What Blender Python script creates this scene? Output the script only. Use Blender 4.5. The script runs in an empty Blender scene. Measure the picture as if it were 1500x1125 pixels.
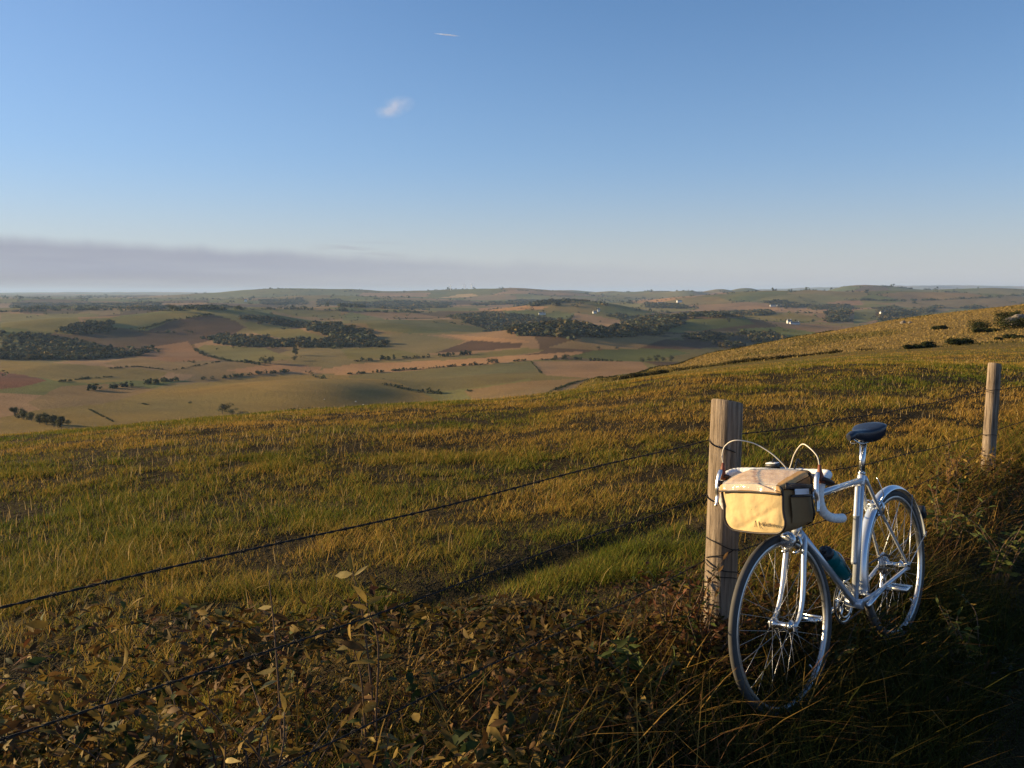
import bpy, math
import numpy as np
from mathutils import Matrix, Vector

C = bpy.context.scene.collection
rng = np.random.default_rng(7)
R = math.radians
F_PX, ZC = 1299.0, 1.7                      # focal length in photo pixels, eye height
PITCH = math.atan((562.5 - 430.0) / F_PX)

# ------------------------------------------------------------------ helpers
def tag(o, label=None, cat=None, group=None, kind=None):
    if label: o['label'] = label
    if cat: o['category'] = cat
    if group: o['group'] = group
    if kind: o['kind'] = kind
    return o

def empty(name, loc=(0, 0, 0), rz=0.0):
    o = bpy.data.objects.new(name, None)
    o.empty_display_size = 0.2
    C.objects.link(o)
    o.location = loc
    o.rotation_euler = (0, 0, rz)
    return o

def np_mesh(name, V, faces, mat, parent=None, col=None, smooth=True):
    """faces: list of integer arrays (n,3) / (n,4)"""
    V = np.ascontiguousarray(V, np.float32)
    me = bpy.data.meshes.new(name)
    me.vertices.add(len(V))
    me.vertices.foreach_set('co', V.ravel())
    faces = [np.asarray(f, np.int32) for f in faces if len(f)]
    loops = np.concatenate([f.ravel() for f in faces])
    tot = np.concatenate([np.full(len(f), f.shape[1], np.int32) for f in faces])
    start = np.concatenate([[0], np.cumsum(tot)[:-1]]).astype(np.int32)
    me.loops.add(len(loops))
    me.loops.foreach_set('vertex_index', loops)
    me.polygons.add(len(tot))
    me.polygons.foreach_set('loop_start', start)
    me.polygons.foreach_set('loop_total', tot)
    me.polygons.foreach_set('use_smooth', np.full(len(tot), bool(smooth)))
    if col is not None:
        a = me.attributes.new('Col', 'FLOAT_COLOR', 'POINT')
        c4 = np.ones((len(V), 4), np.float32)
        c4[:, :3] = col
        a.data.foreach_set('color', c4.ravel())
    me.update(calc_edges=True)
    o = bpy.data.objects.new(name, me)
    if mat: me.materials.append(mat)
    C.objects.link(o)
    if parent: o.parent = parent
    return o

def nrm(v):
    v = np.asarray(v, float)
    return v / (np.linalg.norm(v, axis=-1, keepdims=True) + 1e-12)

def spline(pts, n=8):
    """Catmull-Rom through pts"""
    p = np.asarray(pts, float)
    P = np.vstack([2 * p[0] - p[1], p, 2 * p[-1] - p[-2]])
    out = []
    for i in range(1, len(P) - 2):
        t = np.linspace(0, 1, n, endpoint=False)[:, None]
        a, b, c, d = P[i - 1], P[i], P[i + 1], P[i + 2]
        out.append(.5 * (2 * b + (c - a) * t + (2 * a - 5 * b + 4 * c - d) * t ** 2 + (3 * b - a - 3 * c + d) * t ** 3))
    out.append(p[-1:])
    return np.vstack(out)

class MB:
    def __init__(s):
        s.v, s.f, s.c, s.n = [], [], [], 0
    def add(s, V, faces, col=None):
        V = np.asarray(V, float).reshape(-1, 3)
        s.v.append(V)
        for f in faces:
            f = np.asarray(f, np.int64)
            if f.ndim == 1: f = f[None]
            s.f.append(f + s.n)
        s.c.append(np.tile(np.asarray(col if col is not None else (1, 1, 1), float), (len(V), 1)) if col is None or np.ndim(col) == 1 else np.asarray(col))
        s.n += len(V)
        return s
    def grid(s, G, close_u=False, close_v=False, col=None):
        G = np.asarray(G, float)
        a, b = G.shape[:2]
        i = np.arange(a if close_u else a - 1)[:, None]; j = np.arange(b if close_v else b - 1)[None]
        i2, j2 = (i + 1) % a, (j + 1) % b
        q = np.stack(np.broadcast_arrays(i * b + j, i * b + j2, i2 * b + j2, i2 * b + j), -1).reshape(-1, 4)
        return s.add(G.reshape(-1, 3), [q], col)
    def tube(s, path, r, seg=10, caps=True, closed=False, col=None, flat=(1, 1)):
        P = np.asarray(path, float)
        n = len(P)
        r = np.broadcast_to(np.asarray(r, float), (n,))
        T = nrm(np.roll(P, -1, 0) - np.roll(P, 1, 0)) if closed else nrm(np.gradient(P, axis=0))
        up = np.array([0, 0, 1.]) if abs(T[0, 2]) < .9 else np.array([1., 0, 0])
        N = nrm(np.cross(np.cross(T[0], up), T[0]))
        rings = []
        a = np.linspace(0, 2 * np.pi, seg, endpoint=False)
        for k in range(n):
            N = nrm(N - T[k] * (N @ T[k]))
            B = np.cross(T[k], N)
            rings.append(P[k] + r[k] * (np.cos(a)[:, None] * N * flat[0] + np.sin(a)[:, None] * B * flat[1]))
        base = s.n
        s.grid(np.array(rings), close_u=closed, close_v=True, col=col)
        if caps and not closed:
            for k, rev in ((0, True), (n - 1, False)):
                ring = np.arange(seg) + k * seg + base
                if rev: ring = ring[::-1]
                tri = np.stack([np.full(seg - 2, ring[0]), ring[1:-1], ring[2:]], -1)
                s.f.append(tri)
        return s
    def lathe(s, prof, origin, axis, seg=24, col=None, closed=False):
        """prof (r, h) along axis"""
        axis = nrm(axis); u = nrm(np.cross(axis, [0, 0, 1.] if abs(axis[2]) < .9 else [1., 0, 0])); w = np.cross(axis, u)
        a = np.linspace(0, 2 * np.pi, seg, endpoint=False)
        G = [np.asarray(origin) + axis * h + r * (np.cos(a)[:, None] * u + np.sin(a)[:, None] * w) for r, h in prof]
        return s.grid(np.array(G), close_u=closed, close_v=True, col=col)
    def box(s, c, size, rot=None, bev=.15, col=None):
        """box with chamfered corners"""
        h = np.asarray(size, float) / 2
        b = bev * h.min()
        pr = []
        for z, k in ((-h[2], b), (-h[2] + b, 0), (h[2] - b, 0), (h[2], b)):
            x, y = h[0] - k, h[1] - k
            pr.append([(x, y - b, z), (x - b, y, z), (-x + b, y, z), (-x, y - b, z), (-x, -y + b, z), (-x + b, -y, z), (x - b, -y, z), (x, -y + b, z)])
        G = np.array(pr)
        if rot is not None: G = G @ np.asarray(rot).T
        base = s.n
        s.grid(G + np.asarray(c), close_v=True, col=col)
        for k, rev in ((0, True), (3, False)):
            ring = np.arange(8) + k * 8 + base
            if rev: ring = ring[::-1]
            s.f.append(np.stack([np.full(6, ring[0]), ring[1:-1], ring[2:]], -1))
        return s
    def ball(s, c, rad, nu=10, nv=14, rot=None, noise=0, col=None, g=None):
        th = np.linspace(0.02, np.pi - .02, nu)[:, None]; ph = np.linspace(0, 2 * np.pi, nv, endpoint=False)[None]
        D = np.stack(np.broadcast_arrays(np.sin(th) * np.cos(ph), np.sin(th) * np.sin(ph), np.cos(th)), -1)
        if noise: D = D * (1 + noise * (g or rng).normal(size=D.shape[:2])[..., None])
        G = D * np.asarray(rad)
        if rot is not None: G = G @ np.asarray(rot).T
        base = s.n
        s.grid((G + np.asarray(c))[::-1], close_v=True, col=col)
        for k, rev in ((0, True), (nu - 1, False)):
            ring = np.arange(nv) + k * nv + base
            if rev: ring = ring[::-1]
            s.f.append(np.stack([np.full(nv - 2, ring[0]), ring[1:-1], ring[2:]], -1))
        return s
    def build(s, name, mat, parent=None, smooth=True, xf=None, color=False):
        V = np.vstack(s.v)
        if xf is not None: V = xf(V)
        d = {}
        for f in s.f: d.setdefault(f.shape[1], []).append(f)
        return np_mesh(name, V, [np.vstack(x) for x in d.values()], mat, parent, np.vstack(s.c) if color else None, smooth)

def rotm(axis, a):
    return np.array(Matrix.Rotation(a, 3, Vector(axis)))

def hash2(ix, iy, seed):
    h = (ix.astype(np.int64) * 374761393 + iy.astype(np.int64) * 668265263 + seed * 974711) & 0x7fffffff
    h = ((h ^ (h >> 13)) * 1274126177) & 0x7fffffff
    return ((h ^ (h >> 16)) & 0xffff) / 65535.0

def vnoise(x, y, s, seed=0):
    x, y = np.asarray(x) / s, np.asarray(y) / s
    ix, iy = np.floor(x), np.floor(y)
    fx, fy = x - ix, y - iy
    fx, fy = fx * fx * (3 - 2 * fx), fy * fy * (3 - 2 * fy)
    a, b = hash2(ix, iy, seed), hash2(ix + 1, iy, seed)
    c, d = hash2(ix, iy + 1, seed), hash2(ix + 1, iy + 1, seed)
    return (a + (b - a) * fx) * (1 - fy) + (c + (d - c) * fx) * fy

def fbm(x, y, s, seed=0, o=3):
    t, a, w = 0, 1, 0
    for k in range(o):
        t = t + a * (vnoise(x, y, s / 2 ** k, seed + 17 * k) - .5); w += a; a *= .5
    return t / w * 2                               # about -1..1

def sstep(a, b, x):
    t = np.clip((x - a) / (b - a), 0, 1)
    return t * t * (3 - 2 * t)

# ------------------------------------------------------------------ materials
def material(name, base=(.5, .5, .5), rough=.6, metal=0, spec=.5, coat=0, noise=0, nscale=20, bump=0, bscale=60, attr=False,
             transl=0, alpha=1, trans=0, stretch=None, ior=1.45, nrough=0):
    m = bpy.data.materials.new(name); m.use_nodes = True
    nt = m.node_tree; nt.nodes.clear(); L = nt.links.new; N = nt.nodes.new
    out = N('ShaderNodeOutputMaterial'); p = N('ShaderNodeBsdfPrincipled')
    p.inputs['Base Color'].default_value = (*base, 1); p.inputs['Roughness'].default_value = rough
    p.inputs['Metallic'].default_value = metal; p.inputs['Specular IOR Level'].default_value = spec
    p.inputs['Coat Weight'].default_value = coat; p.inputs['Alpha'].default_value = alpha
    p.inputs['Transmission Weight'].default_value = trans; p.inputs['IOR'].default_value = ior
    colsock = None
    if attr:
        a = N('ShaderNodeAttribute'); a.attribute_name = 'Col'; colsock = a.outputs['Color']
    tc = N('ShaderNodeTexCoord'); vec = tc.outputs['Object']
    if stretch:
        mp = N('ShaderNodeMapping'); mp.inputs['Scale'].default_value = stretch; L(vec, mp.inputs['Vector']); vec = mp.outputs['Vector']
    if noise:
        n = N('ShaderNodeTexNoise'); n.inputs['Scale'].default_value = nscale; n.inputs['Detail'].default_value = 6; n.inputs['Roughness'].default_value = .65
        L(vec, n.inputs['Vector'])
        mr = N('ShaderNodeMapRange'); mr.inputs['From Min'].default_value = .25; mr.inputs['From Max'].default_value = .75
        mr.inputs['To Min'].default_value = 1 - noise; mr.inputs['To Max'].default_value = 1 + noise
        L(n.outputs['Fac'], mr.inputs['Value'])
        mx = N('ShaderNodeMix'); mx.data_type = 'RGBA'; mx.blend_type = 'MULTIPLY'; mx.inputs['Factor'].default_value = 1
        if colsock: L(colsock, mx.inputs['A'])
        else: mx.inputs['A'].default_value = (*base, 1)
        cb = N('ShaderNodeCombineColor')
        for k in ('Red', 'Green', 'Blue'): L(mr.outputs['Result'], cb.inputs[k])
        L(cb.outputs['Color'], mx.inputs['B']); colsock = mx.outputs['Result']
        if nrough:
            mr2 = N('ShaderNodeMapRange'); mr2.inputs['To Min'].default_value = rough - nrough; mr2.inputs['To Max'].default_value = rough + nrough
            L(n.outputs['Fac'], mr2.inputs['Value']); L(mr2.outputs['Result'], p.inputs['Roughness'])
    if colsock: L(colsock, p.inputs['Base Color'])
    if bump:
        n = N('ShaderNodeTexNoise'); n.inputs['Scale'].default_value = bscale; n.inputs['Detail'].default_value = 5
        L(vec, n.inputs['Vector'])
        b = N('ShaderNodeBump'); b.inputs['Strength'].default_value = bump; b.inputs['Distance'].default_value = .01
        L(n.outputs['Fac'], b.inputs['Height']); L(b.outputs['Normal'], p.inputs['Normal'])
    surf = p.outputs['BSDF']
    if transl:
        t = N('ShaderNodeBsdfTranslucent')
        if colsock: L(colsock, t.inputs['Color'])
        else: t.inputs['Color'].default_value = (*base, 1)
        ms = N('ShaderNodeMixShader'); ms.inputs['Fac'].default_value = transl
        L(surf, ms.inputs[1]); L(t.outputs['BSDF'], ms.inputs[2]); surf = ms.outputs['Shader']
    L(surf, out.inputs['Surface'])
    return m

M = dict(
    paint=material('silver_white_paint', (.56, .58, .61), .32, .5, coat=.5, noise=.14, nscale=11, nrough=.1),
    rim=material('dull_rim_alloy', (.5, .5, .5), .36, 1, noise=.2, nscale=30),
    spoke=material('spoke_steel', (.36, .35, .34), .4, 1),
    chrome=material('polished_alloy', (.66, .66, .65), .27, 1, noise=.2, nscale=30),
    alloy=material('brushed_alloy', (.62, .62, .62), .34, 1, noise=.15, nscale=40),
    guard=material('mudguard_plastic', (.62, .68, .76), .22, .55, coat=.5),
    tyre=material('tyre_rubber', (.05, .047, .044), .75, noise=.35, nscale=18),
    tread=material('black_plastic', (.02, .02, .022), .45),
    tape=material('white_bar_tape', (.8, .79, .76), .6, noise=.06, nscale=30, bump=.15, bscale=90),
    gum=material('brown_gum_rubber', (.2, .06, .03), .6, noise=.2),
    darkgum=material('dark_brown_rubber', (.05, .03, .02), .6),
    cable=material('cream_cable_housing', (.72, .66, .54), .5),
    saddle=material('dark_saddle_leather', (.018, .022, .035), .38, spec=.6, bump=.1),
    bottle=material('teal_bottle_plastic', (.0, .13, .14), .35, transl=.15),
    canvas=material('tan_canvas', (.62, .455, .215), .85, noise=.07, nscale=14, bump=.25, bscale=45),
    canvas_lid=material('tan_canvas_lid', (.55, .33, .13), .8, noise=.1, nscale=14, bump=.2, bscale=45),
    canvas_shaded=material('shaded_tan_canvas', (.26, .16, .07), .9, noise=.12, nscale=20),  # tan canvas of the bag sides, deep shade put into the colour
    piping=material('black_piping', (.03, .022, .02), .45),
    clear=material('clear_vinyl', (.95, .95, .95), .12, alpha=.28, spec=.8, bump=.9, bscale=22),
    tagwhite=material('reflective_tag', (.8, .82, .85), .4),
    ink=material('brown_lettering', (.09, .06, .03), .7),
    lens=material('clear_lens', (.9, .9, .88), .08, trans=.75, bump=.5, bscale=120),
    red=material('red_lens', (.12, .008, .008), .25),
    wire=material('rusty_wire', (.014, .011, .009), .8, .1, noise=.4, nscale=80),
    grass=material('grass_blades', attr=True, rough=.7, spec=.1, transl=.32),
    leaf=material('leaves', attr=True, rough=.7, spec=.15, transl=.25, noise=.4, nscale=45),
    stem=material('plant_stem', (.1, .06, .035), .8, noise=.3),
    bark=material('tree_bark', (.09, .07, .05), .9, noise=.3, nscale=3),
    crown=material('tree_foliage', attr=True, rough=.8, spec=.1, transl=.15),
    rock=material('weathered_rock', (.19, .16, .13), .9, noise=.4, nscale=2, bump=.6, bscale=4),
    whitewall=material('white_render', (.62, .62, .6), .8, noise=.06, nscale=1),
    slate=material('slate_roof', (.14, .14, .15), .7, noise=.15, nscale=3),
    wool=material('sheep_wool', (.7, .66, .56), .95, noise=.15, nscale=8),
    sheepskin=material('sheep_face', (.1, .09, .08), .9),
    turbine=material('turbine_white', (.85, .85, .85), .4),
)

def wood_post_material():
    m = bpy.data.materials.new('weathered_post_wood'); m.use_nodes = True
    nt = m.node_tree; p = nt.nodes['Principled BSDF']; N = nt.nodes.new; L = nt.links.new
    tc = N('ShaderNodeTexCoord'); mp = N('ShaderNodeMapping'); mp.inputs['Scale'].default_value = (48, 48, 2.0)
    L(tc.outputs['Object'], mp.inputs['Vector'])
    n = N('ShaderNodeTexNoise'); n.inputs['Scale'].default_value = 1.6; n.inputs['Detail'].default_value = 8; n.inputs['Roughness'].default_value = .7
    L(mp.outputs['Vector'], n.inputs['Vector'])
    n2 = N('ShaderNodeTexNoise'); n2.inputs['Scale'].default_value = 5; n2.inputs['Detail'].default_value = 4
    L(tc.outputs['Object'], n2.inputs['Vector'])
    r = N('ShaderNodeValToRGB'); e = r.color_ramp.elements
    e[0].position = .36; e[0].color = (.065, .05, .038, 1); e[1].position = .68; e[1].color = (.40, .32, .24, 1)
    x = e.new(.48); x.color = (.24, .185, .135, 1)
    L(n.outputs['Fac'], r.inputs['Fac'])
    mx = N('ShaderNodeMix'); mx.data_type = 'RGBA'; mx.blend_type = 'MULTIPLY'
    mr = N('ShaderNodeMapRange'); mr.inputs['From Min'].default_value = .4; mr.inputs['From Max'].default_value = .75; mr.inputs['To Max'].default_value = .6
    L(n2.outputs['Fac'], mr.inputs['Value']); L(mr.outputs['Result'], mx.inputs['Factor'])
    L(r.outputs['Color'], mx.inputs['A']); mx.inputs['B'].default_value = (.62, .56, .47, 1)
    L(mx.outputs['Result'], p.inputs['Base Color']); p.inputs['Roughness'].default_value = .9; p.inputs['Specular IOR Level'].default_value = .2
    b = N('ShaderNodeBump'); b.inputs['Strength'].default_value = 1.0; b.inputs['Distance'].default_value = .012
    L(n.outputs['Fac'], b.inputs['Height']); L(b.outputs['Normal'], p.inputs['Normal'])
    return m
M['post'] = wood_post_material()

# ------------------------------------------------------------------ terrain
PX0 = lambda px: (np.asarray(px, float) - 750) / F_PX
# fence line in plan
FN = np.array([.868, 3.6]); FF = np.array([4.41, 8.1])
FD = (FF - FN) / np.linalg.norm(FF - FN); FNV = np.array([-FD[1], FD[0]])
def fence_uv(x, y):
    dx, dy = x - FN[0], y - FN[1]
    return dx * FD[0] + dy * FD[1], dx * FNV[0] + dy * FNV[1]

def pchip(xk, yk, x):
    xk, yk = np.asarray(xk, float), np.asarray(yk, float)
    h = np.diff(xk); d = np.diff(yk) / h
    m = np.zeros_like(yk)
    for i in range(1, len(yk) - 1):
        if d[i - 1] * d[i] > 0:
            w1, w2 = 2 * h[i] + h[i - 1], h[i] + 2 * h[i - 1]
            m[i] = (w1 + w2) / (w1 / d[i - 1] + w2 / d[i])
    m[0], m[-1] = d[0], d[-1]
    i = np.clip(np.searchsorted(xk, x) - 1, 0, len(h) - 1)
    t = (x - xk[i]) / h[i]
    return ((1 + 2 * t) * (1 - t) ** 2 * yk[i] + t * (1 - t) ** 2 * h[i] * m[i]
            + t * t * (3 - 2 * t) * yk[i + 1] + t * t * (t - 1) * h[i] * m[i + 1])

FAR = [(700, -91), (900, -92), (1100, -97), (1500, -104), (2000, -104), (2800, -100), (4000, -86), (6500, -66), (10000, -46), (18000, -14), (26000, 0), (45000, 0)]
def far(cut=0): return [p for p in FAR if p[0] > cut]
COLS = [
 (-1500, [(2, .1), (6, -.3), (10, -.9), (15, -1.9), (20, -3), (30, -6), (45, -11), (70, -20), (110, -33), (200, -58), (400, -86)] + far()),
 (-500, [(2, .1), (6, -.2), (10, -.55), (15, -1.2), (20, -2.1), (30, -4.6), (45, -9), (70, -18), (110, -31), (200, -56), (400, -85)] + far()),
 (0, [(2, .1), (6, -.14), (10, -.39), (15, -.87), (20, -1.54), (30, -3.5), (45, -7.4), (70, -16.5), (110, -29), (200, -55), (400, -85)] + far()),
 (300, [(2, .1), (6, -.11), (10, -.29), (15, -.66), (20, -1.17), (25, -1.83), (34, -3.4), (48, -6.7), (75, -14.5), (110, -25), (200, -50), (400, -84)] + far()),
 (590, [(2, .1), (6, -.08), (10, -.23), (15, -.52), (20, -.92), (27, -1.68), (36, -3), (50, -5.6), (75, -12), (110, -21), (200, -46), (400, -82)] + far()),
 (790, [(2, .1), (6, -.06), (10, -.18), (15, -.42), (20, -.76), (30, -1.72), (40, -3.05), (60, -6.4), (90, -13), (130, -23), (200, -42), (400, -80)] + far()),
 (850, [(2, .1), (10, -.12), (20, -.6), (30, -1.55), (50, -3.65), (80, -6.85), (120, -10.9), (160, -16), (220, -31), (300, -50), (500, -84)] + far()),
 (900, [(2, .1), (10, -.09), (20, -.5), (30, -1.35), (50, -3.35), (80, -6.3), (130, -11.1), (155, -13.1), (190, -19), (300, -46), (500, -84)] + far()),
 (950, [(2, .1), (10, -.05), (20, -.38), (40, -2.15), (80, -5.9), (140, -11.3), (190, -14.8), (225, -19), (320, -42), (450, -68), (600, -87)] + far(650)),
 (1000, [(2, .1), (10, -.02), (20, -.28), (40, -2.02), (80, -5.5), (150, -11.3), (220, -15.8), (260, -19), (330, -32), (450, -60), (600, -86)] + far(650)),
 (1100, [(2, .1), (10, .0), (20, -.2), (40, -1.8), (80, -4.8), (150, -9.95), (190, -11.1), (225, -11.8), (262, -14), (320, -25), (450, -54), (650, -87)] + far(690)),
 (1250, [(2, .1), (8.5, .05), (20, -.03), (40, -1.4), (80, -3.9), (150, -8), (200, -8.7), (250, -8.3), (290, -9.5), (350, -18), (500, -45), (800, -86)] + far(850)),
 (1500, [(2, .1), (8.5, .05), (20, -.1), (40, -1.3), (80, -3.3), (140, -5.9), (200, -4.3), (260, -2.1), (310, -1.9), (380, -6), (520, -30), (850, -82)] + far(890)),
 (2000, [(2, .1), (8.5, .1), (20, .1), (40, -.6), (80, -1.5), (140, -2), (200, 1), (260, 5), (310, 7), (400, 5), (600, -15), (1000, -80)] + far(1010)),
 (3000, [(2, .1), (8.5, .2), (20, .6), (40, 1), (80, 2), (140, 4), (200, 8), (260, 12), (310, 14), (400, 12), (700, -10), (1200, -80)] + far(1300)),
]
_LY = np.linspace(math.log(2), math.log(45000), 900)
_TK = np.array([PX0(c[0]) for c in COLS])
_TT = np.linspace(_TK[0], _TK[-1], 700)
_A = np.array([pchip([math.log(a) for a, _ in c[1]], [b for _, b in c[1]], _LY) for c in COLS])
def _cub(xk, Yk, x):                              # Catmull-Rom (finite difference) across the columns
    h = np.diff(xk); d = np.diff(Yk, axis=0) / h[:, None]
    m = np.empty_like(Yk); m[0] = d[0]; m[-1] = d[-1]
    m[1:-1] = (d[:-1] * h[1:, None] + d[1:] * h[:-1, None]) / (h[1:] + h[:-1])[:, None]
    i = np.clip(np.searchsorted(xk, x) - 1, 0, len(h) - 1); t = ((x - xk[i]) / h[i])[:, None]; H = h[i][:, None]
    return ((1 + 2 * t) * (1 - t) ** 2 * Yk[i] + t * (1 - t) ** 2 * H * m[i] + t * t * (3 - 2 * t) * Yk[i + 1] + t * t * (t - 1) * H * m[i + 1])
_GRID = _cub(_TK, _A, _TT)

# hills of the valley: (photo column, distance m, height m, half-width across, half-width along)
BUMPS = [(470, 940, 4, 110, 120), (230, 960, -6, 120, 140), (610, 930, -8, 80, 130), (560, 1250, -8, 300, 120), (300, 1250, -8, 260, 120), (700, 950, -4, 150, 120), (640, 800, -10, 70, 90),
         (310, 2350, 34, 260, 330), (60, 2000, 22, 220, 260), (560, 2000, 22, 230, 240), (860, 1750, 22, 210, 190), (740, 2250, -12, 250, 260),
         (840, 3500, 34, 330, 420), (590, 2700, 18, 300, 300), (1060, 2300, 26, 260, 260), (1150, 3300, 22, 380, 330), (1140, 5400, 62, 800, 700),
         (1420, 5200, 40, 700, 600), (980, 2000, 14, 160, 160), (90, 3300, 20, 600, 400), (420, 3500, 20, 600, 350),
         (400, 9000, 62, 900, 900), (500, 7000, 30, 900, 700), (640, 9200, 66, 1300, 900), (780, 8500, 52, 700, 700), (60, 6500, 22, 1500, 700), (250, 5200, 14, 700, 500),
         (1055, 9000, 62, 200, 400), (1090, 9500, 76, 260, 400), (1000, 8800, 54, 240, 400), (960, 9500, 48, 500, 500), (890, 10500, 56, 420, 500), (820, 13000, 66, 600, 700),
         (1300, 7500, 48, 500, 500), (1460, 7000, 64, 700, 500), (1240, 7600, 52, 350, 500),
         (1150, 24000, 70, 2500, 2500), (1400, 24000, 88, 4200, 3000), (1650, 23000, 92, 4000, 3000), (1280, 26000, 70, 2600, 3000), (620, 22000, 30, 4000, 2500), (200, 22000, 20, 6000, 2500)]

def terrain(x, y):
    x, y = np.asarray(x, float), np.asarray(y, float)
    Y = np.maximum(y, 2.0)
    t = np.clip(x / np.maximum(Y, 6), _TK[0], _TK[-1] - 1e-6)
    fi = (t - _TT[0]) / (_TT[1] - _TT[0]); fj = np.clip((np.log(np.minimum(Y, 44000)) - _LY[0]) / (_LY[1] - _LY[0]), 0, len(_LY) - 1.001)
    i, j = np.floor(fi).astype(int), np.floor(fj).astype(int); i = np.clip(i, 0, len(_TT) - 2)
    a, b = fi - i, fj - j
    zf = (_GRID[i, j] * (1 - a) + _GRID[i + 1, j] * a) * (1 - b) + (_GRID[i, j + 1] * (1 - a) + _GRID[i + 1, j + 1] * a) * b
    # near the fence
    u, v = fence_uv(x, y)
    zl = .2 - .026 * np.clip(u, -14, 12)
    bank = np.interp(-v, [0, .35, .6, 1, 1.6, 2.5, 4, 8], [0, .05, .085, .22, .38, .5, .56, .6])
    zn = zl - np.where(v < 0, bank, .075 * np.clip(v, 0, 10)) - .07 * np.exp(-((v - 1.6) / .18) ** 2) * sstep(-9, -6, -np.abs(u - 1))
    zn = zn + .02 * fbm(x, y, .9, 3)
    d = np.hypot(x, y)
    w = np.where(v > 0, sstep(4, 13, d), sstep(9, 20, d))
    z = zn * (1 - w) + zf * w
    z = z + w * (1 - sstep(60, 200, Y)) * .05 * fbm(x, y, 3.2, 5)
    z = z + sstep(90, 170, Y) * (1 - sstep(320, 500, Y)) * .3 * fbm(x, y, 17, 41, 4)
    k = sstep(420, 800, Y)
    if np.any(k > 0):
        e = 0
        for px, by, h, wx, wy in BUMPS:
            bx = PX0(px) * by
            e = e + h * np.exp(-((x - bx) / wx) ** 2 - ((y - by) / wy) ** 2)
        e = e * np.interp(y, [700, 1200, 6000], [1.25, 1.9, 1.35]) + 12 * fbm(x, y, 330, 11, 2) + 15 * sstep(1500, 4000, Y) * fbm(x, y, 900, 12, 3) + 20 * sstep(5000, 9000, Y) * fbm(x, y, 2400, 13, 3) + 1.0 * fbm(x, y, 70, 14, 2)
        z = z + k * e
    return z

_cp, _sp = math.cos(PITCH), math.sin(PITCH)
def pix_dir(px, py):
    a, b = (np.asarray(px, float) - 750) / F_PX, (562.5 - np.asarray(py, float)) / F_PX
    return np.stack(np.broadcast_arrays(a, _cp + b * _sp, -_sp + b * _cp), -1)
_MY = np.exp(np.linspace(math.log(2.0), math.log(40000), 5000))
def ground_at(px, py, ymin=2.0):
    """where the sight line of a photo point meets the ground"""
    d = pix_dir(px, py); s = _MY / d[1]
    z = ZC + s * d[2]; g = terrain(s * d[0], _MY)
    below = np.nonzero((z <= g) & (_MY >= ymin))[0]
    k = below[0] if len(below) else len(_MY) - 1
    return np.array([s[k] * d[0], _MY[k], g[k]])

def inside(x, y, poly):
    P = np.asarray(poly); r = np.zeros(np.shape(x), bool)
    for (x1, y1), (x2, y2) in zip(P, np.roll(P, -1, 0)):
        with np.errstate(divide='ignore', invalid='ignore'):
            r ^= ((y1 > y) != (y2 > y)) & (x < (x2 - x1) * (y - y1) / (y2 - y1 + 1e-12) + x1)
    return r

def world_poly(pp, ymin=350, step=25):
    pp = np.asarray(pp, float); out = []
    for a, b in zip(pp, np.roll(pp, -1, 0)):
        n = max(1, int(np.hypot(*(b - a)) / step))
        for k in range(n):
            out.append(ground_at(*(a + (b - a) * k / n), ymin)[:2])
    return np.array(out)
def world_line(pp, ymin=350, step=6):
    pp = np.asarray(pp, float); out = []
    for a, b in zip(pp[:-1], pp[1:]):
        n = max(1, int(np.hypot(*(b - a)) / step))
        out += [ground_at(*(a + (b - a) * k / n), ymin) for k in range(n)]
    out.append(ground_at(*pp[-1], ymin))
    return np.array(out)

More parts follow.
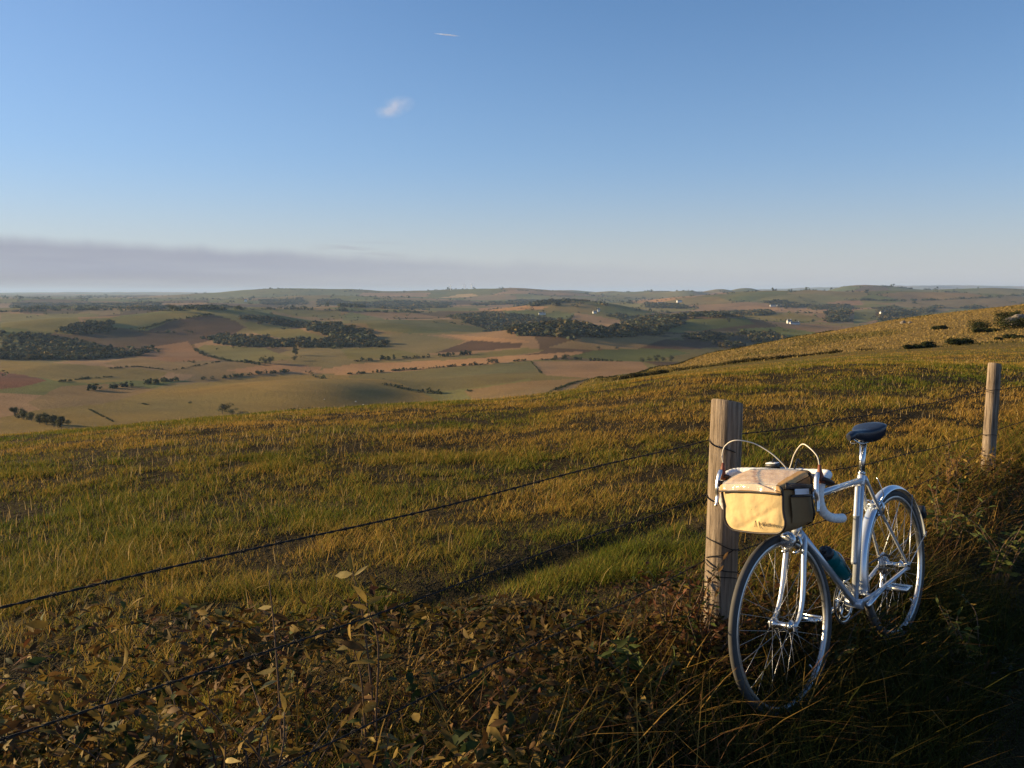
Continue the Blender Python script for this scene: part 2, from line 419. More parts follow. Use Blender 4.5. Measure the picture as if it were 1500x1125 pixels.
GR, YG, BR, PK, DK, ST, OL = (.10, .12, .045), (.16, .15, .055), (.21, .155, .08), (.36, .225, .12), (.10, .066, .045), (.42, .31, .16), (.2, .155, .055)
FIELDS = [
 (OL, [(0, 640), (0, 612), (60, 600), (150, 592), (230, 570), (330, 557), (420, 549), (520, 549), (580, 560), (620, 575), (650, 590), (660, 605), (300, 650)]),
 ((.23, .175, .065), [(330, 557), (420, 549), (520, 549), (580, 560), (600, 568), (480, 575), (380, 572)]),
 (BR, [(60, 600), (150, 592), (230, 570), (160, 562), (90, 566), (40, 590)]),
 ((.15, .07, .045), [(0, 545), (40, 550), (68, 558), (25, 568), (0, 570)]),
 (OL, [(0, 528), (100, 533), (160, 538), (250, 543), (230, 556), (130, 562), (80, 558), (40, 550), (0, 545)]),
 (BR, [(150, 533), (195, 522), (260, 528), (330, 530), (390, 532), (380, 545), (300, 552), (240, 545)]),
 (DK, [(196, 494), (250, 470), (310, 461), (345, 470), (360, 480), (330, 495), (280, 505), (230, 508), (205, 502)]),
 ((.23, .14, .08), [(200, 512), (275, 500), (285, 512), (322, 528), (250, 530), (190, 521)]),
 ((.17, .155, .06), [(285, 512), (300, 505), (390, 510), (428, 525), (385, 531), (335, 528)]),
 ((.2, .18, .07), [(0, 458), (100, 464), (118, 478), (105, 490), (0, 479)]),
 ((.2, .18, .07), [(120, 468), (200, 463), (310, 456), (350, 456), (350, 471), (310, 461), (250, 470), (170, 482)]),
 (YG, [(355, 472), (420, 478), (480, 496), (430, 499), (380, 490)]),
 ((.2, .15, .09), [(350, 461), (395, 463), (410, 472), (360, 471)]),
 (YG, [(380, 452), (500, 455), (500, 467), (430, 463)]),
 ((.3, .19, .11), [(330, 543), (400, 533), (470, 538), (470, 546), (380, 549)]),
 (PK, [(440, 547), (520, 533), (650, 528), (760, 521), (850, 515), (862, 519), (800, 526), (700, 535), (600, 543), (510, 549)]),
 ((.15, .135, .06), [(510, 550), (600, 544), (700, 536), (780, 530), (800, 548), (750, 560), (680, 570), (620, 575), (580, 560)]),
 ((.24, .165, .1), [(780, 530), (860, 528), (940, 530), (950, 540), (880, 555), (800, 550)]),
 (BR, [(680, 572), (760, 560), (820, 556), (880, 553), (820, 580), (700, 592)]),
 (GR, [(830, 522), (870, 513), (980, 510), (1010, 518), (940, 530), (870, 527)]),
 ((.17, .16, .065), [(660, 527), (700, 517), (770, 510), (800, 513), (760, 520)]),
 ((.25, .185, .095), [(800, 510), (850, 495), (930, 491), (995, 495), (950, 505), (935, 511), (860, 513)]),
 (DK, [(935, 511), (975, 497), (1010, 500), (1030, 512)]),
 ((.19, .16, .08), [(555, 490), (600, 488), (682, 499), (642, 517), (610, 520), (560, 510)]),
 (DK, [(636, 517), (690, 499), (765, 503), (762, 510), (690, 515)]),
 (PK, [(645, 489), (700, 493), (780, 500), (760, 503), (690, 499)]),
 (YG, [(498, 512), (560, 508), (620, 520), (570, 526), (510, 526)]),
 ((.13, .135, .06), [(500, 465), (560, 466), (650, 475), (690, 486), (600, 489), (540, 481)]),
 ((.2, .14, .085), [(500, 455), (600, 458), (650, 465), (560, 466)]),
 ((.14, .155, .065), [(770, 465), (800, 460), (842, 458), (832, 472), (800, 473), (775, 469)]),
 ((.27, .185, .11), [(832, 472), (842, 458), (915, 470), (905, 480), (880, 482)]),
 (GR, [(950, 484), (1010, 468), (1090, 466), (1105, 475), (1000, 488)]),
 (PK, [(1062, 451), (1100, 448), (1165, 454), (1110, 456)]),
 ((.15, .18, .06), [(1075, 482), (1140, 479), (1215, 490), (1150, 497), (1120, 488)]),
 (BR, [(1000, 485), (1080, 485), (1100, 492), (1010, 489)]),
 (DK, [(1000, 495), (1060, 498), (1080, 506), (1010, 512)]),
 ((.17, .165, .075), [(1090, 442), (1130, 434), (1180, 430), (1260, 437), (1300, 444), (1200, 450)]),
 ((.26, .17, .11), [(1208, 443), (1258, 440), (1268, 446), (1230, 449)]),
 ((.2, .16, .09), [(1280, 444), (1380, 441), (1500, 432), (1500, 446), (1400, 461), (1340, 452)]),
 ((.15, .16, .07), [(1250, 455), (1290, 450), (1280, 470), (1250, 475)]),
 ((.14, .155, .065), [(1350, 463), (1400, 452), (1480, 450), (1400, 463)]),
 (ST, [(640, 437), (662, 433), (692, 430), (700, 433), (670, 436)]),
 (PK, [(700, 452), (740, 449), (805, 449), (790, 454), (720, 456)]),
 (PK, [(925, 440), (950, 438), (990, 439), (960, 443)]),
]
WPOLYS = [(c, world_poly(p)) for c, p in FIELDS]
# ------------------------------------------------------------------ camera, light, sky
SUN_EL, SUN_AZ = R(11.5), R(-76.0)              # azimuth from +Y towards +X
EXPOSURE = 1.08
scene = bpy.context.scene
cam_d = bpy.data.cameras.new('camera'); cam = bpy.data.objects.new('camera', cam_d); C.objects.link(cam)
cam_d.sensor_width = 36; cam_d.lens = 36 * F_PX / 1500; cam_d.clip_start = .05; cam_d.clip_end = 120000
cam.location = (0, 0, ZC); cam.rotation_euler = (math.pi / 2 - PITCH, 0, 0)
scene.camera = cam

sun_d = bpy.data.lights.new('sun', 'SUN'); sun = bpy.data.objects.new('sun', sun_d); C.objects.link(sun)
sun_d.energy = 5.0; sun_d.angle = R(.6); sun_d.color = (1, .745, .40)
sdir = Vector((math.sin(SUN_AZ) * math.cos(SUN_EL), math.cos(SUN_AZ) * math.cos(SUN_EL), math.sin(SUN_EL)))
sun.rotation_euler = sdir.to_track_quat('Z', 'Y').to_euler()
sun.location = sdir * 60

def build_world():
    w = bpy.data.worlds.new('World'); scene.world = w; w.use_nodes = True
    nt = w.node_tree; nt.nodes.clear(); N = nt.nodes.new; L = nt.links.new
    out = N('ShaderNodeOutputWorld'); bg = N('ShaderNodeBackground'); bg.inputs['Strength'].default_value = .082
    sky = N('ShaderNodeTexSky'); sky.sky_type = 'NISHITA'; sky.sun_disc = False
    sky.sun_elevation = SUN_EL; sky.sun_rotation = SUN_AZ
    sky.altitude = 200; sky.air_density = 1.0; sky.dust_density = .3; sky.ozone_density = 5.0
    def math_(op, a, b=None, c=None, clamp=False):
        n = N('ShaderNodeMath'); n.operation = op; n.use_clamp = clamp
        for k, v in enumerate((a, b, c)):
            if v is None: continue
            if isinstance(v, (int, float)): n.inputs[k].default_value = v
            else: L(v, n.inputs[k])
        return n.outputs[0]
    def smooth(v, a, b, lo=0, hi=1):
        n = N('ShaderNodeMapRange'); n.interpolation_type = 'SMOOTHSTEP'
        n.inputs['From Min'].default_value = a; n.inputs['From Max'].default_value = b
        n.inputs['To Min'].default_value = lo; n.inputs['To Max'].default_value = hi
        L(v, n.inputs['Value']); return n.outputs['Result']
    tc = N('ShaderNodeTexCoord'); sp = N('ShaderNodeSeparateXYZ'); L(tc.outputs['Generated'], sp.inputs[0])
    x, y, z = sp.outputs
    az = math_('ARCTAN2', x, y)                                   # radians, + to the right
    hz = math_('SQRT', math_('ADD', math_('MULTIPLY', x, x), math_('MULTIPLY', y, y)))
    el = math_('DIVIDE', z, hz)
    def veil(src):                                                # pale aerosol layer thickening towards the horizon
        f = math_('MULTIPLY', math_('POWER', 2.718, math_('MULTIPLY', el, -7.0)), .88, clamp=True)
        f = math_('ADD', f, math_('MULTIPLY', smooth(az, .15, -.75), math_('MULTIPLY', math_('SUBTRACT', 1.0, f), .2)), clamp=True)
        vc = N('ShaderNodeMix'); vc.data_type = 'RGBA'; L(smooth(el, .03, .16), vc.inputs['Factor']); vc.inputs['A'].default_value = (3.5, 3.35, 3.5, 1); vc.inputs['B'].default_value = (2.5, 3.1, 4.4, 1)
        v = N('ShaderNodeMix'); v.data_type = 'RGBA'; L(f, v.inputs['Factor']); L(src, v.inputs['A']); L(vc.outputs['Result'], v.inputs['B'])
        return v.outputs['Result']
    # bank of stratus low over the left horizon: its top edge sinks to the right
    ne = N('ShaderNodeTexNoise'); ne.noise_dimensions = '1D'; ne.inputs['Scale'].default_value = 14; ne.inputs['Detail'].default_value = 6; L(az, ne.inputs['W'])
    top = math_('ADD', math_('MULTIPLY_ADD', az, -.040, .0375), math_('MULTIPLY_ADD', ne.outputs['Fac'], .014, -.007))
    edge = math_('SUBTRACT', top, el)
    mask = smooth(edge, -.003, .012)
    fade = smooth(az, -.45, .38, .92, .06)
    cb = N('ShaderNodeCombineXYZ'); L(math_('MULTIPLY', az, 6), cb.inputs[0]); L(math_('MULTIPLY', el, 90), cb.inputs[1])
    nb = N('ShaderNodeTexNoise'); nb.inputs['Scale'].default_value = 1; nb.inputs['Detail'].default_value = 5; L(cb.outputs[0], nb.inputs['Vector'])
    dens = smooth(nb.outputs['Fac'], .2, .65, .75, 1)
    fac = math_('MULTIPLY', math_('MULTIPLY', mask, fade), dens)
    low = smooth(el, .004, .028)
    rim = N('ShaderNodeMix'); rim.data_type = 'RGBA'; L(low, rim.inputs['Factor'])
    rim.inputs['A'].default_value = (1.85, 1.55, 1.65, 1); rim.inputs['B'].default_value = (1.95, 2.0, 2.5, 1)
    mx = N('ShaderNodeMix'); mx.data_type = 'RGBA'; L(fac, mx.inputs['Factor']); L(veil(sky.outputs[0]), mx.inputs['A']); L(rim.outputs['Result'], mx.inputs['B'])
    # one thin streak above the bank
    cs = N('ShaderNodeCombineXYZ'); L(math_('MULTIPLY', az, 10), cs.inputs[0]); L(math_('MULTIPLY', math_('ADD', el, math_('MULTIPLY', az, .05)), 160), cs.inputs[1])
    ns = N('ShaderNodeTexNoise'); ns.inputs['Scale'].default_value = 1; ns.inputs['Detail'].default_value = 4; L(cs.outputs[0], ns.inputs['Vector'])
    band = math_('MULTIPLY', smooth(el, .036, .046), smooth(el, .06, .048))
    band = math_('MULTIPLY', band, math_('MULTIPLY', smooth(az, -.24, -.17), smooth(az, -.1, -.15)))
    sfac = math_('MULTIPLY', math_('MULTIPLY', band, smooth(ns.outputs['Fac'], .42, .62)), .45)
    mx2 = N('ShaderNodeMix'); mx2.data_type = 'RGBA'; L(sfac, mx2.inputs['Factor']); L(mx.outputs['Result'], mx2.inputs['A']); mx2.inputs['B'].default_value = (2.2, 2.1, 2.4, 1)
    L(mx2.outputs['Result'], bg.inputs['Color']); L(bg.outputs[0], out.inputs['Surface'])
build_world()
scene.view_settings.view_transform = 'Standard'; scene.view_settings.look = 'None'
scene.view_settings.exposure = EXPOSURE; scene.view_settings.gamma = 1
scene.cycles.max_bounces = 5; scene.cycles.diffuse_bounces = 2; scene.cycles.glossy_bounces = 3; scene.cycles.transmission_bounces = 4
scene.cycles.volume_bounces = 1; scene.cycles.transparent_max_bounces = 12
scene.cycles.use_denoising = True
scene.cycles.caustics_reflective = False; scene.cycles.caustics_refractive = False

# ------------------------------------------------------------------ haze over the whole country
def build_haze():
    m = bpy.data.materials.new('haze_air'); m.use_nodes = True; nt = m.node_tree; nt.nodes.clear()
    o = nt.nodes.new('ShaderNodeOutputMaterial'); v = nt.nodes.new('ShaderNodeVolumePrincipled')
    v.inputs['Color'].default_value = (.46, .66, 1, 1); v.inputs['Density'].default_value = 3.3e-5; v.inputs['Anisotropy'].default_value = 0.1
    nt.links.new(v.outputs[0], o.inputs['Volume'])
    x0, x1, y0, y1, z0, z1 = -60000, 60000, -400, 46000, -190, 230
    V = [(x, y, z) for x in (x0, x1) for y in (y0, y1) for z in (z0, z1)]
    F = np.array([(0, 1, 3, 2), (4, 6, 7, 5), (0, 4, 5, 1), (2, 3, 7, 6), (0, 2, 6, 4), (1, 5, 7, 3)])
    h = np_mesh('haze', V, [F], m, smooth=False)
    tag(h, 'thin pale evening haze lying over the whole valley', 'haze', kind='stuff')
build_haze()

# ------------------------------------------------------------------ the ground: one sheet from the verge to the horizon
_bt = PX0([845, 900, 950, 1000, 1080, 1160, 1240, 1300, 1400, 1500, 2200]); _bY = np.array([112, 130, 140, 150, 152, 150, 150, 148, 142, 140, 140.0])
def moor_edge(t): return np.interp(t, _bt, _bY)
PAL = np.array([(.12, .13, .05), (.17, .155, .06), (.2, .15, .08), (.145, .13, .055), (.27, .185, .11), (.13, .145, .055), (.19, .16, .075), (.11, .08, .05), (.16, .165, .07)])

def parcels(xx, yy):
    wx = xx + 60 * fbm(xx, yy, 420, 31); wy = yy + 60 * fbm(xx, yy, 420, 32)
    s = np.where(yy < 3500, 230.0, np.where(yy < 8000, 420.0, 800.0)); sy = s * 1.25
    ix, iy = np.floor(wx / s), np.floor(wy / sy)
    best = np.full(len(xx), 1e18); sec = best.copy(); bid = np.zeros(len(xx))
    for dx in (-1, 0, 1):
        for dy in (-1, 0, 1):
            jx, jy = ix + dx, iy + dy
            cx, cy = (jx + .1 + .8 * hash2(jx, jy, 1)) * s, (jy + .1 + .8 * hash2(jx, jy, 2)) * sy
            q = np.maximum(np.abs(wx - cx), np.abs(wy - cy) * .8)
            m = q < best; sec = np.where(m, best, np.minimum(sec, q)); best = np.where(m, q, best); bid = np.where(m, hash2(jx, jy, 3), bid)
    return bid, sec - best

def ground_colour(x, y):
    t = x / np.maximum(y, 2)
    d = np.maximum(y, 2)
    n1 = fbm(x, y, 1.1, 21, 4)[:, None]; n2 = fbm(x, y, 14, 22, 4)[:, None]
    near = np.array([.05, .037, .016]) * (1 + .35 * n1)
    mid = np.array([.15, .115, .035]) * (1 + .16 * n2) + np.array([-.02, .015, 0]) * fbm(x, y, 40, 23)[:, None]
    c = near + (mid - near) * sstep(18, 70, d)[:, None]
    mo = np.array([.24, .165, .06]) * (1 + .25 * n2) + np.array([-.1, -.05, -.03]) * sstep(-.05, .45, fbm(x, y, 26, 25, 4))[:, None]
    k = (sstep(-3, 3, d - moor_edge(t)) * (t > PX0(845)))[:, None]
    c = c * (1 - k) + mo * k
    # the valley: parcels
    far_ = sstep(360, 460, d)
    idx = far_ > 0
    if idx.any():
        xx, yy = x[idx], y[idx]
        bid, _ = parcels(xx, yy)
        cf = PAL[np.clip((bid * len(PAL)).astype(int), 0, len(PAL) - 1)]
        for col, poly in WPOLYS:
            lo, hi = poly.min(0), poly.max(0)
            m = (xx > lo[0]) & (xx < hi[0]) & (yy > lo[1]) & (yy < hi[1])
            if m.any():
                ii = np.nonzero(m)[0]; ii = ii[inside(xx[ii], yy[ii], poly)]
                cf[ii] = col
        cf = cf * np.array([1.0, .88, .70])
        cf = cf * (1 + .22 * fbm(xx, yy, 55, 33, 4)[:, None] + .025 * np.sin(xx / 7 + yy / 5)[:, None] * (yy < 1500)[:, None])
        cf = cf + np.array([.035, .004, -.008]) * fbm(xx, yy, 160, 34, 3)[:, None]
        c[idx] = c[idx] * (1 - far_[idx, None]) + cf * far_[idx, None]
    return np.clip(c, .01, .9)

def build_ground():
    S = [1.0]
    while S[-1] < 45000: S.append(S[-1] * (1.011 if S[-1] < 500 else 1.0075))
    S = np.array(S)
    tt = np.concatenate([np.linspace(-1.9, -.66, 110, endpoint=False), np.linspace(-.66, .66, 820), np.linspace(.66, 1.9, 111)[1:]])
    Y = S[:, None] - 7.0 + 0 * tt[None]
    X = S[:, None] * tt[None] * np.where(S < 60, 1, 1)[:, None]
    Z = terrain(X.ravel(), Y.ravel())
    V = np.stack([X.ravel(), Y.ravel(), Z], -1)
    col = np.empty_like(V)
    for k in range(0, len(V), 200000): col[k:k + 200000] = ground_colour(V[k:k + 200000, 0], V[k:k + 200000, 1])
    a, b = X.shape
    i = np.arange(a - 1)[:, None]; j = np.arange(b - 1)[None]
    q = np.stack(np.broadcast_arrays(i * b + j, i * b + j + 1, (i + 1) * b + j + 1, (i + 1) * b + j), -1).reshape(-1, 4)
    m = material('ground_soil_and_pasture', attr=True, rough=.95, spec=.05, noise=.22, nscale=.35)
    nt = m.node_tree; p = nt.nodes['Principled BSDF']
    tc = nt.nodes.new('ShaderNodeTexCoord')
    n = nt.nodes.new('ShaderNodeTexNoise'); n.inputs['Scale'].default_value = .25; n.inputs['Detail'].default_value = 9; n.inputs['Roughness'].default_value = .72
    bp = nt.nodes.new('ShaderNodeBump'); bp.inputs['Strength'].default_value = 1.0; bp.inputs['Distance'].default_value = 2.2
    nt.links.new(tc.outputs['Object'], n.inputs['Vector']); nt.links.new(n.outputs['Fac'], bp.inputs['Height']); nt.links.new(bp.outputs['Normal'], p.inputs['Normal'])
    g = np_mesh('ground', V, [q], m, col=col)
    tag(g, 'rolling pasture ground from the verge across the valley to the horizon', 'ground', kind='structure')
build_ground()
# ------------------------------------------------------------------ fence
def post(name, label, x, y, z0, top, r, seed, group='weathered round posts of the wire fence', lean=(0, 0)):
    g = np.random.default_rng(seed)
    o = empty(name, (x, y, z0)); tag(o, label, 'fence post', group)
    H = top - z0
    n, s = 34, 40
    a = np.linspace(0, 2 * np.pi, s, endpoint=False)
    zz = np.concatenate([np.linspace(-.25, H - .006, n - 1), [H]])
    G = []
    for k, z in enumerate(zz):
        rr = r * (1.05 - .06 * z / H) * (1 + .035 * fbm(3 * np.cos(a) + seed, 3 * np.sin(a) + z * .7, 1.6, seed) + .012 * np.sin(a * 2 + z * 3))
        if k == n - 1: rr = rr * .95
        tilt = .014 * np.cos(a + 2.4) * max(0, (z - H + .1) / .1) if z > H - .1 else 0
        G.append(np.stack([rr * np.cos(a) + lean[0] * z, rr * np.sin(a) + lean[1] * z, z + tilt + 0 * a], -1))
    m = MB(); m.grid(np.array(G), close_v=True)
    # sawn top, slightly cupped
    topring = G[-1]; c = topring.mean(0)
    caps = [topring]
    for q in (.75, .45, .15): caps.append(c + (topring - c) * q + np.array([0, 0, -.004 * (1 - q)]) + g.normal(0, .0012, (s, 3)))
    m.grid(np.array(caps), close_v=True)
    b = m.build('shaft', M['post'], o)
    return o, b

postN, shaftN = post('fence_post', 'stout weathered round post with wire ties that the bicycle leans against', FN[0], FN[1], .2, 1.262, .064, 1, lean=(.012, 0))
postF, shaftF = post('fence_post', 'thinner grey round post farther along the fence, right of the saddle', FF[0], FF[1], .08, 1.06, .056, 2, lean=(.012, .0))
PP = FN + (FN - FF)
postP, shaftP = post('fence_post', 'weathered fence post standing behind the photographer at the near end of the wires', PP[0], PP[1], .34, 1.4, .06, 3)
P2 = FF + (FF - FN)
post2, shaft2 = post('fence_post', 'third round post of the fence beyond the thinner grey post', P2[0], P2[1], float(terrain(P2[0], P2[1])), float(terrain(P2[0], P2[1])) + 1.0, .06, 4)

def ring_tie(parent, zs, r, seed, full=True):
    g = np.random.default_rng(seed)
    for k, (z, a0, a1, dz) in enumerate(zs):
        a = np.linspace(a0, a1, 30)
        lean = parent['lean_x'] if 'lean_x' in parent else .012
        rr = r * (1.07 - .06 * z / 1.06) + .0035
        P = np.stack([rr * np.cos(a) + lean * z, rr * np.sin(a), z + dz * (a - a0) / (a1 - a0) + .004 * np.sin(a * 3 + k)], -1)
        MB().tube(P, .0022, 6).build('wire_tie', M['wire'], parent)
# ties are written in post-local heights; angles from +X
ring_tie(postN, [(1.104 - .2, R(175), R(290), -.045), (.873 - .2, R(175), R(300), -.05), (.70 - .2, R(185), R(330), -.05), (.66 - .2, R(300), R(195), -.05),
                 (.60 - .2, R(195), R(330), -.05), (.56 - .2, R(200), R(320), -.03)], .064, 5)
ring_tie(postF, [(.825 - .08, R(160), R(380), .0), (.41 - .08, R(160), R(380), .0)], .062, 6)

def barbed(label, pts, seed, sag=.03):
    """two twisted strands with four-point barbs every twelve centimetres or so"""
    g = np.random.default_rng(seed)
    P = []
    for a, b in zip(pts[:-1], pts[1:]):
        a, b = np.asarray(a, float), np.asarray(b, float); n = int(np.linalg.norm(b - a) / .012)
        t = np.linspace(0, 1, n, endpoint=False)[:, None]
        q = a + (b - a) * t; q[:, 2] -= (4 * t * (1 - t) * sag)[:, 0]
        q[:, 2] += .004 * np.sin(t[:, 0] * 23 + seed)
        P.append(q)
    P = np.vstack(P)
    m = MB(); s = np.arange(len(P)) * .012
    n_ = np.array([FNV[0], FNV[1], 0])
    for ph in (0, np.pi):
        off = .0016 * (np.cos(s * 2 * np.pi / .06 + ph)[:, None] * n_ + np.sin(s * 2 * np.pi / .06 + ph)[:, None] * np.array([0, 0, 1]))
        m.tube(P + off, .0015, 5)
    k = 6
    while k < len(P) - 6:
        c = P[k]; t = nrm(P[k + 1] - P[k])
        a = np.linspace(0, 4 * np.pi, 22); rot = g.uniform(0, 6.28)
        e1, e2 = n_, np.array([0, 0, 1.])
        m.tube(c + t * (np.linspace(-.006, .006, 22)[:, None]) + .0042 * (np.cos(a + rot)[:, None] * e1 + np.sin(a + rot)[:, None] * e2), .0011, 4)
        for d in range(4):
            an = rot + d * np.pi / 2 + g.normal(0, .25)
            v = np.cos(an) * e1 + np.sin(an) * e2 + t * g.normal(0, .3)
            m.tube(np.array([c, c + v * .015]), [.0011, .0003], 4)
        k += int(g.uniform(8, 11))
    o = m.build('barbed_wire', M['wire'])
    tag(o, label, 'barbed wire', 'barbed wire strands of the fence')
    return o
_off = np.array([FNV[0], FNV[1]]) * .066
def wp(P, z, side=1): return (P[0] + side * _off[0] + .012 * .7, P[1] + side * _off[1], z)
barbed('topmost barbed wire strand of the fence, running just below the post tops', [wp(PP, 1.29), wp(FN, 1.100), wp(FF, .815), wp(P2, .50)], 1)
barbed('middle barbed wire strand, second below the post tops', [wp(PP, 1.05), wp(FN, .868), wp(FF, .405), wp(P2, .12)], 2)
barbed('lowest barbed wire strand, sagging just above the weeds', [wp(PP, .83), wp(FN, .585), wp(FF, .22), wp(P2, -.1)], 3, .05)

# ------------------------------------------------------------------ bicycle
RW = .339
HB = np.array([.885, 0, .655])
ST = -.0643
AX = np.array([math.cos(R(107)), 0, math.sin(R(107))])
_S = rotm(AX, ST)
def steer(V): return (V - HB) @ _S.T + HB
T_B = Matrix.Translation((1.7739, 3.9218, .131)) @ Matrix.Rotation(3.9292, 4, 'Z') @ Matrix.Rotation(.1102, 4, 'X') @ Matrix.Rotation(.0055, 4, 'Y')
bike = empty('bicycle'); bike.matrix_world = T_B
tag(bike, 'silver-white drop-bar touring bicycle leaning against the near fence post', 'bicycle')

def tyre_prof(a0=0):
    a = np.linspace(0, 2 * np.pi, 14, endpoint=False)
    return [(RW - .0155 + .0155 * math.cos(t), .0145 * math.sin(t)) for t in a]
def make_wheel(cx, xf, rear):
    c = np.array([cx, 0, RW])
    w = bpy.data.objects.new('wheel', None); w.empty_display_size = .05; C.objects.link(w); w.parent = bike
    m = MB(); m.lathe(tyre_prof(), c, (0, 1, 0), 96, closed=True)
    m.build('tyre', M['tyre'], w, xf=xf)
    m = MB(); m.lathe([(.3135, -.0098), (.3135, .0098), (.311, .0112), (.302, .0112), (.297, .0095), (.294, .004), (.294, -.004), (.297, -.0095), (.302, -.0112), (.311, -.0112)], c, (0, 1, 0), 96, closed=True)
    m.build('rim', M['rim'], w, xf=xf)
    m = MB()
    hw = .034 if not rear else .03
    for k in range(32):
        a = 2 * np.pi * k / 32; sd = 1 if k % 2 else -1; cr = .55 * (1 if (k // 2) % 2 else -1)
        p0 = c + np.array([.021 * math.cos(a + cr * 1.7), sd * hw, .021 * math.sin(a + cr * 1.7)])
        p1 = c + np.array([.295 * math.cos(a), sd * .003, .295 * math.sin(a)])
        m.tube(np.array([p0, p1]), .0009, 5)
    m.build('spokes', M['spoke'], w, xf=xf)
    m = MB(); m.lathe([(.001, -.066), (.0045, -.066), (.0045, -.052), (.009, -.05), (.009, -.042), (.012, -.04), (.024, hw * -1 - .001), (.024, -hw + .002), (.013, -.026), (.011, 0), (.013, .026), (.024, hw - .002), (.024, hw + .001), (.012, .04), (.009, .042), (.009, .05), (.0045, .052), (.0045, .066), (.001, .066)], c, (0, 1, 0), 20)
    m.tube(np.array([c + [0, .066, 0], c + [.02, .07, .012], c + [.05, .066, .02]]), [.005, .004, .003], 8)      # quick release
    m.build('hub', M['chrome'], w, xf=xf)
    m = MB(); m.tube(c + np.array([[-.293 * math.cos(.9), 0, -.293 * math.sin(.9)], [-.25 * math.cos(.9), 0, -.25 * math.sin(.9)]]), .003, 6)
    m.build('valve', M['alloy'], w, xf=xf)
    return w
FX = 1.03
make_wheel(FX, steer, False)
wr = make_wheel(0, None, True)
m = MB()
for k, rr in enumerate((.052, .046, .04, .034, .029)):
    m.lathe([(.012, -.034 - .0045 * (4 - k)), (rr, -.034 - .0045 * (4 - k)), (rr, -.0325 - .0045 * (4 - k)), (.012, -.0325 - .0045 * (4 - k))], (0, 0, RW), (0, 1, 0), 40, closed=True)
m.build('sprockets', M['alloy'], wr)

BB = np.array([.43, 0, .27]); SL = np.array([.275, 0, .79])
sd_ = nrm(SL - BB)
HT = HB + AX * .16
m = MB()
m.tube(np.array([BB, SL + sd_ * .012]), .0148, 18)
m.tube(np.array([SL - sd_ * .02, HT - AX * .03]), .0133, 18)
m.tube(np.array([HB + AX * .02, BB]), .0150, 18)
m.tube(np.array([HB, HT]), .0178, 20)
for p, a, l, r_ in ((HB + AX * .02, AX, .03, .0202), (HT - AX * .022, AX, .03, .0202), (SL - sd_ * .02, sd_, .045, .0172)):
    m.tube(np.array([p - a * l / 2, p - a * l / 2 + a * .004, p + a * l / 2 - a * .004, p + a * l / 2]), [r_ * .9, r_, r_, r_ * .9], 18)
m.lathe([(.001, -.036), (.018, -.036), (.0205, -.034), (.0205, .034), (.018, .036), (.001, .036)], BB, (0, 1, 0), 22)
for s in (-1, 1):
    m.tube(spline([BB + [-.01, s * .022, .002], [.3, s * .036, .285], [.15, s * .05, .31], [.012, s * .062, RW - .004]], 6), np.linspace(.0105, .0075, 19), 12)
    m.tube(spline([SL + [-.004, s * .013, -.006], [.2, s * .024, .66], [.1, s * .044, .5], [.006, s * .062, RW + .01]], 6), np.linspace(.0085, .006, 19), 12)
    m.box((0, s * .062, RW), (.036, .005, .034))
m.tube(np.array([[.195, -.028, .65], [.195, .028, .65]]), .006, 10)
m.tube(np.array([[.33, -.035, .283], [.33, .035, .283]]), .006, 10)
frame = m.build('frame', M['paint'], bike)
# fork
m = MB()
for s in (-1, 1):
    m.tube(spline([HB + [.0, s * .012, -.008], HB + [.004, s * .034, -.02], [.917, s * .04, .55], [.944, s * .044, .46], [.97, s * .047, .402], [1.0, s * .049, .362], [FX, s * .05, RW + .004]], 6),
           np.linspace(.0125, .0075, 37), 12, flat=(1, 1))
    m.box((FX, s * .051, RW), (.026, .005, .026))
m.box(HB + [.003, 0, -.012], (.034, .07, .03), bev=.35)
m.build('fork', M['paint'], bike, xf=steer)
# headset
m = MB()
for nm_, p, r_ in (('lower', HB - AX * .004, .0215), ('upper', HT + AX * .009, .0208)):
    m = MB(); m.tube(np.array([p - AX * .007, p - AX * .003, p + AX * .003, p + AX * .009]), [r_ * .85, r_, r_, r_ * .85], 20)
    m.build('headset_cup', M['alloy'], bike, xf=steer)
# stem
BZ = .903
m = MB()
q = HT + AX * .085
m.tube(np.array([HT, q, q + AX * .012]), [.0112, .0112, .0085], 16)
m.tube(spline([q - AX * .012, q + [.03, 0, .002], [.945, 0, BZ]], 6), .0135, 16)
m.tube(np.array([[.945, -.021, BZ], [.945, .021, BZ]]), .0195, 18)
m.build('stem', M['chrome'], bike, xf=steer)
# handlebar (taped) : one sweep from end to end
half = [(.945, .03, BZ), (.945, .12, BZ), (.948, .172, BZ), (.965, .198, BZ - .001), (1.0, .206, BZ - .006), (1.03, .207, BZ - .022), (1.048, .207, BZ - .052), (1.05, .207, BZ - .088), (1.035, .208, BZ - .122), (.998, .209, BZ - .148), (.95, .21, BZ - .162), (.91, .211, BZ - .168)]
m = MB()
bar = spline([(p[0], -p[1], p[2]) for p in half[::-1]] + half, 9)
m.tube(bar, .0165 + .0006 * np.sin(np.arange(len(bar)) * 1.5), 14)
hb_ = m.build('handlebar', M['tape'], bike, xf=steer)
for s in (-1, 1):
    m = MB(); m.lathe([(.001, .008), (.010, .007), (.0155, .002), (.0155, -.004)], (.91, s * .211, BZ - .168), (-1, 0, 0), 14)
    m.build('bar_plug', M['tape'], hb_, xf=steer)
LS = np.array([-.04, 0, .026])
def lsteer(V):
    V = np.array(V); lo = np.clip((BZ - V[:, 2]) / .16, 0, 1); V[:, 2] += .026 * lo; V[:, 1] += np.where(V[:, 1] > 0, .012 * (1 + 1.2 * lo), .014 - .012 * lo)
    return steer(V + LS)
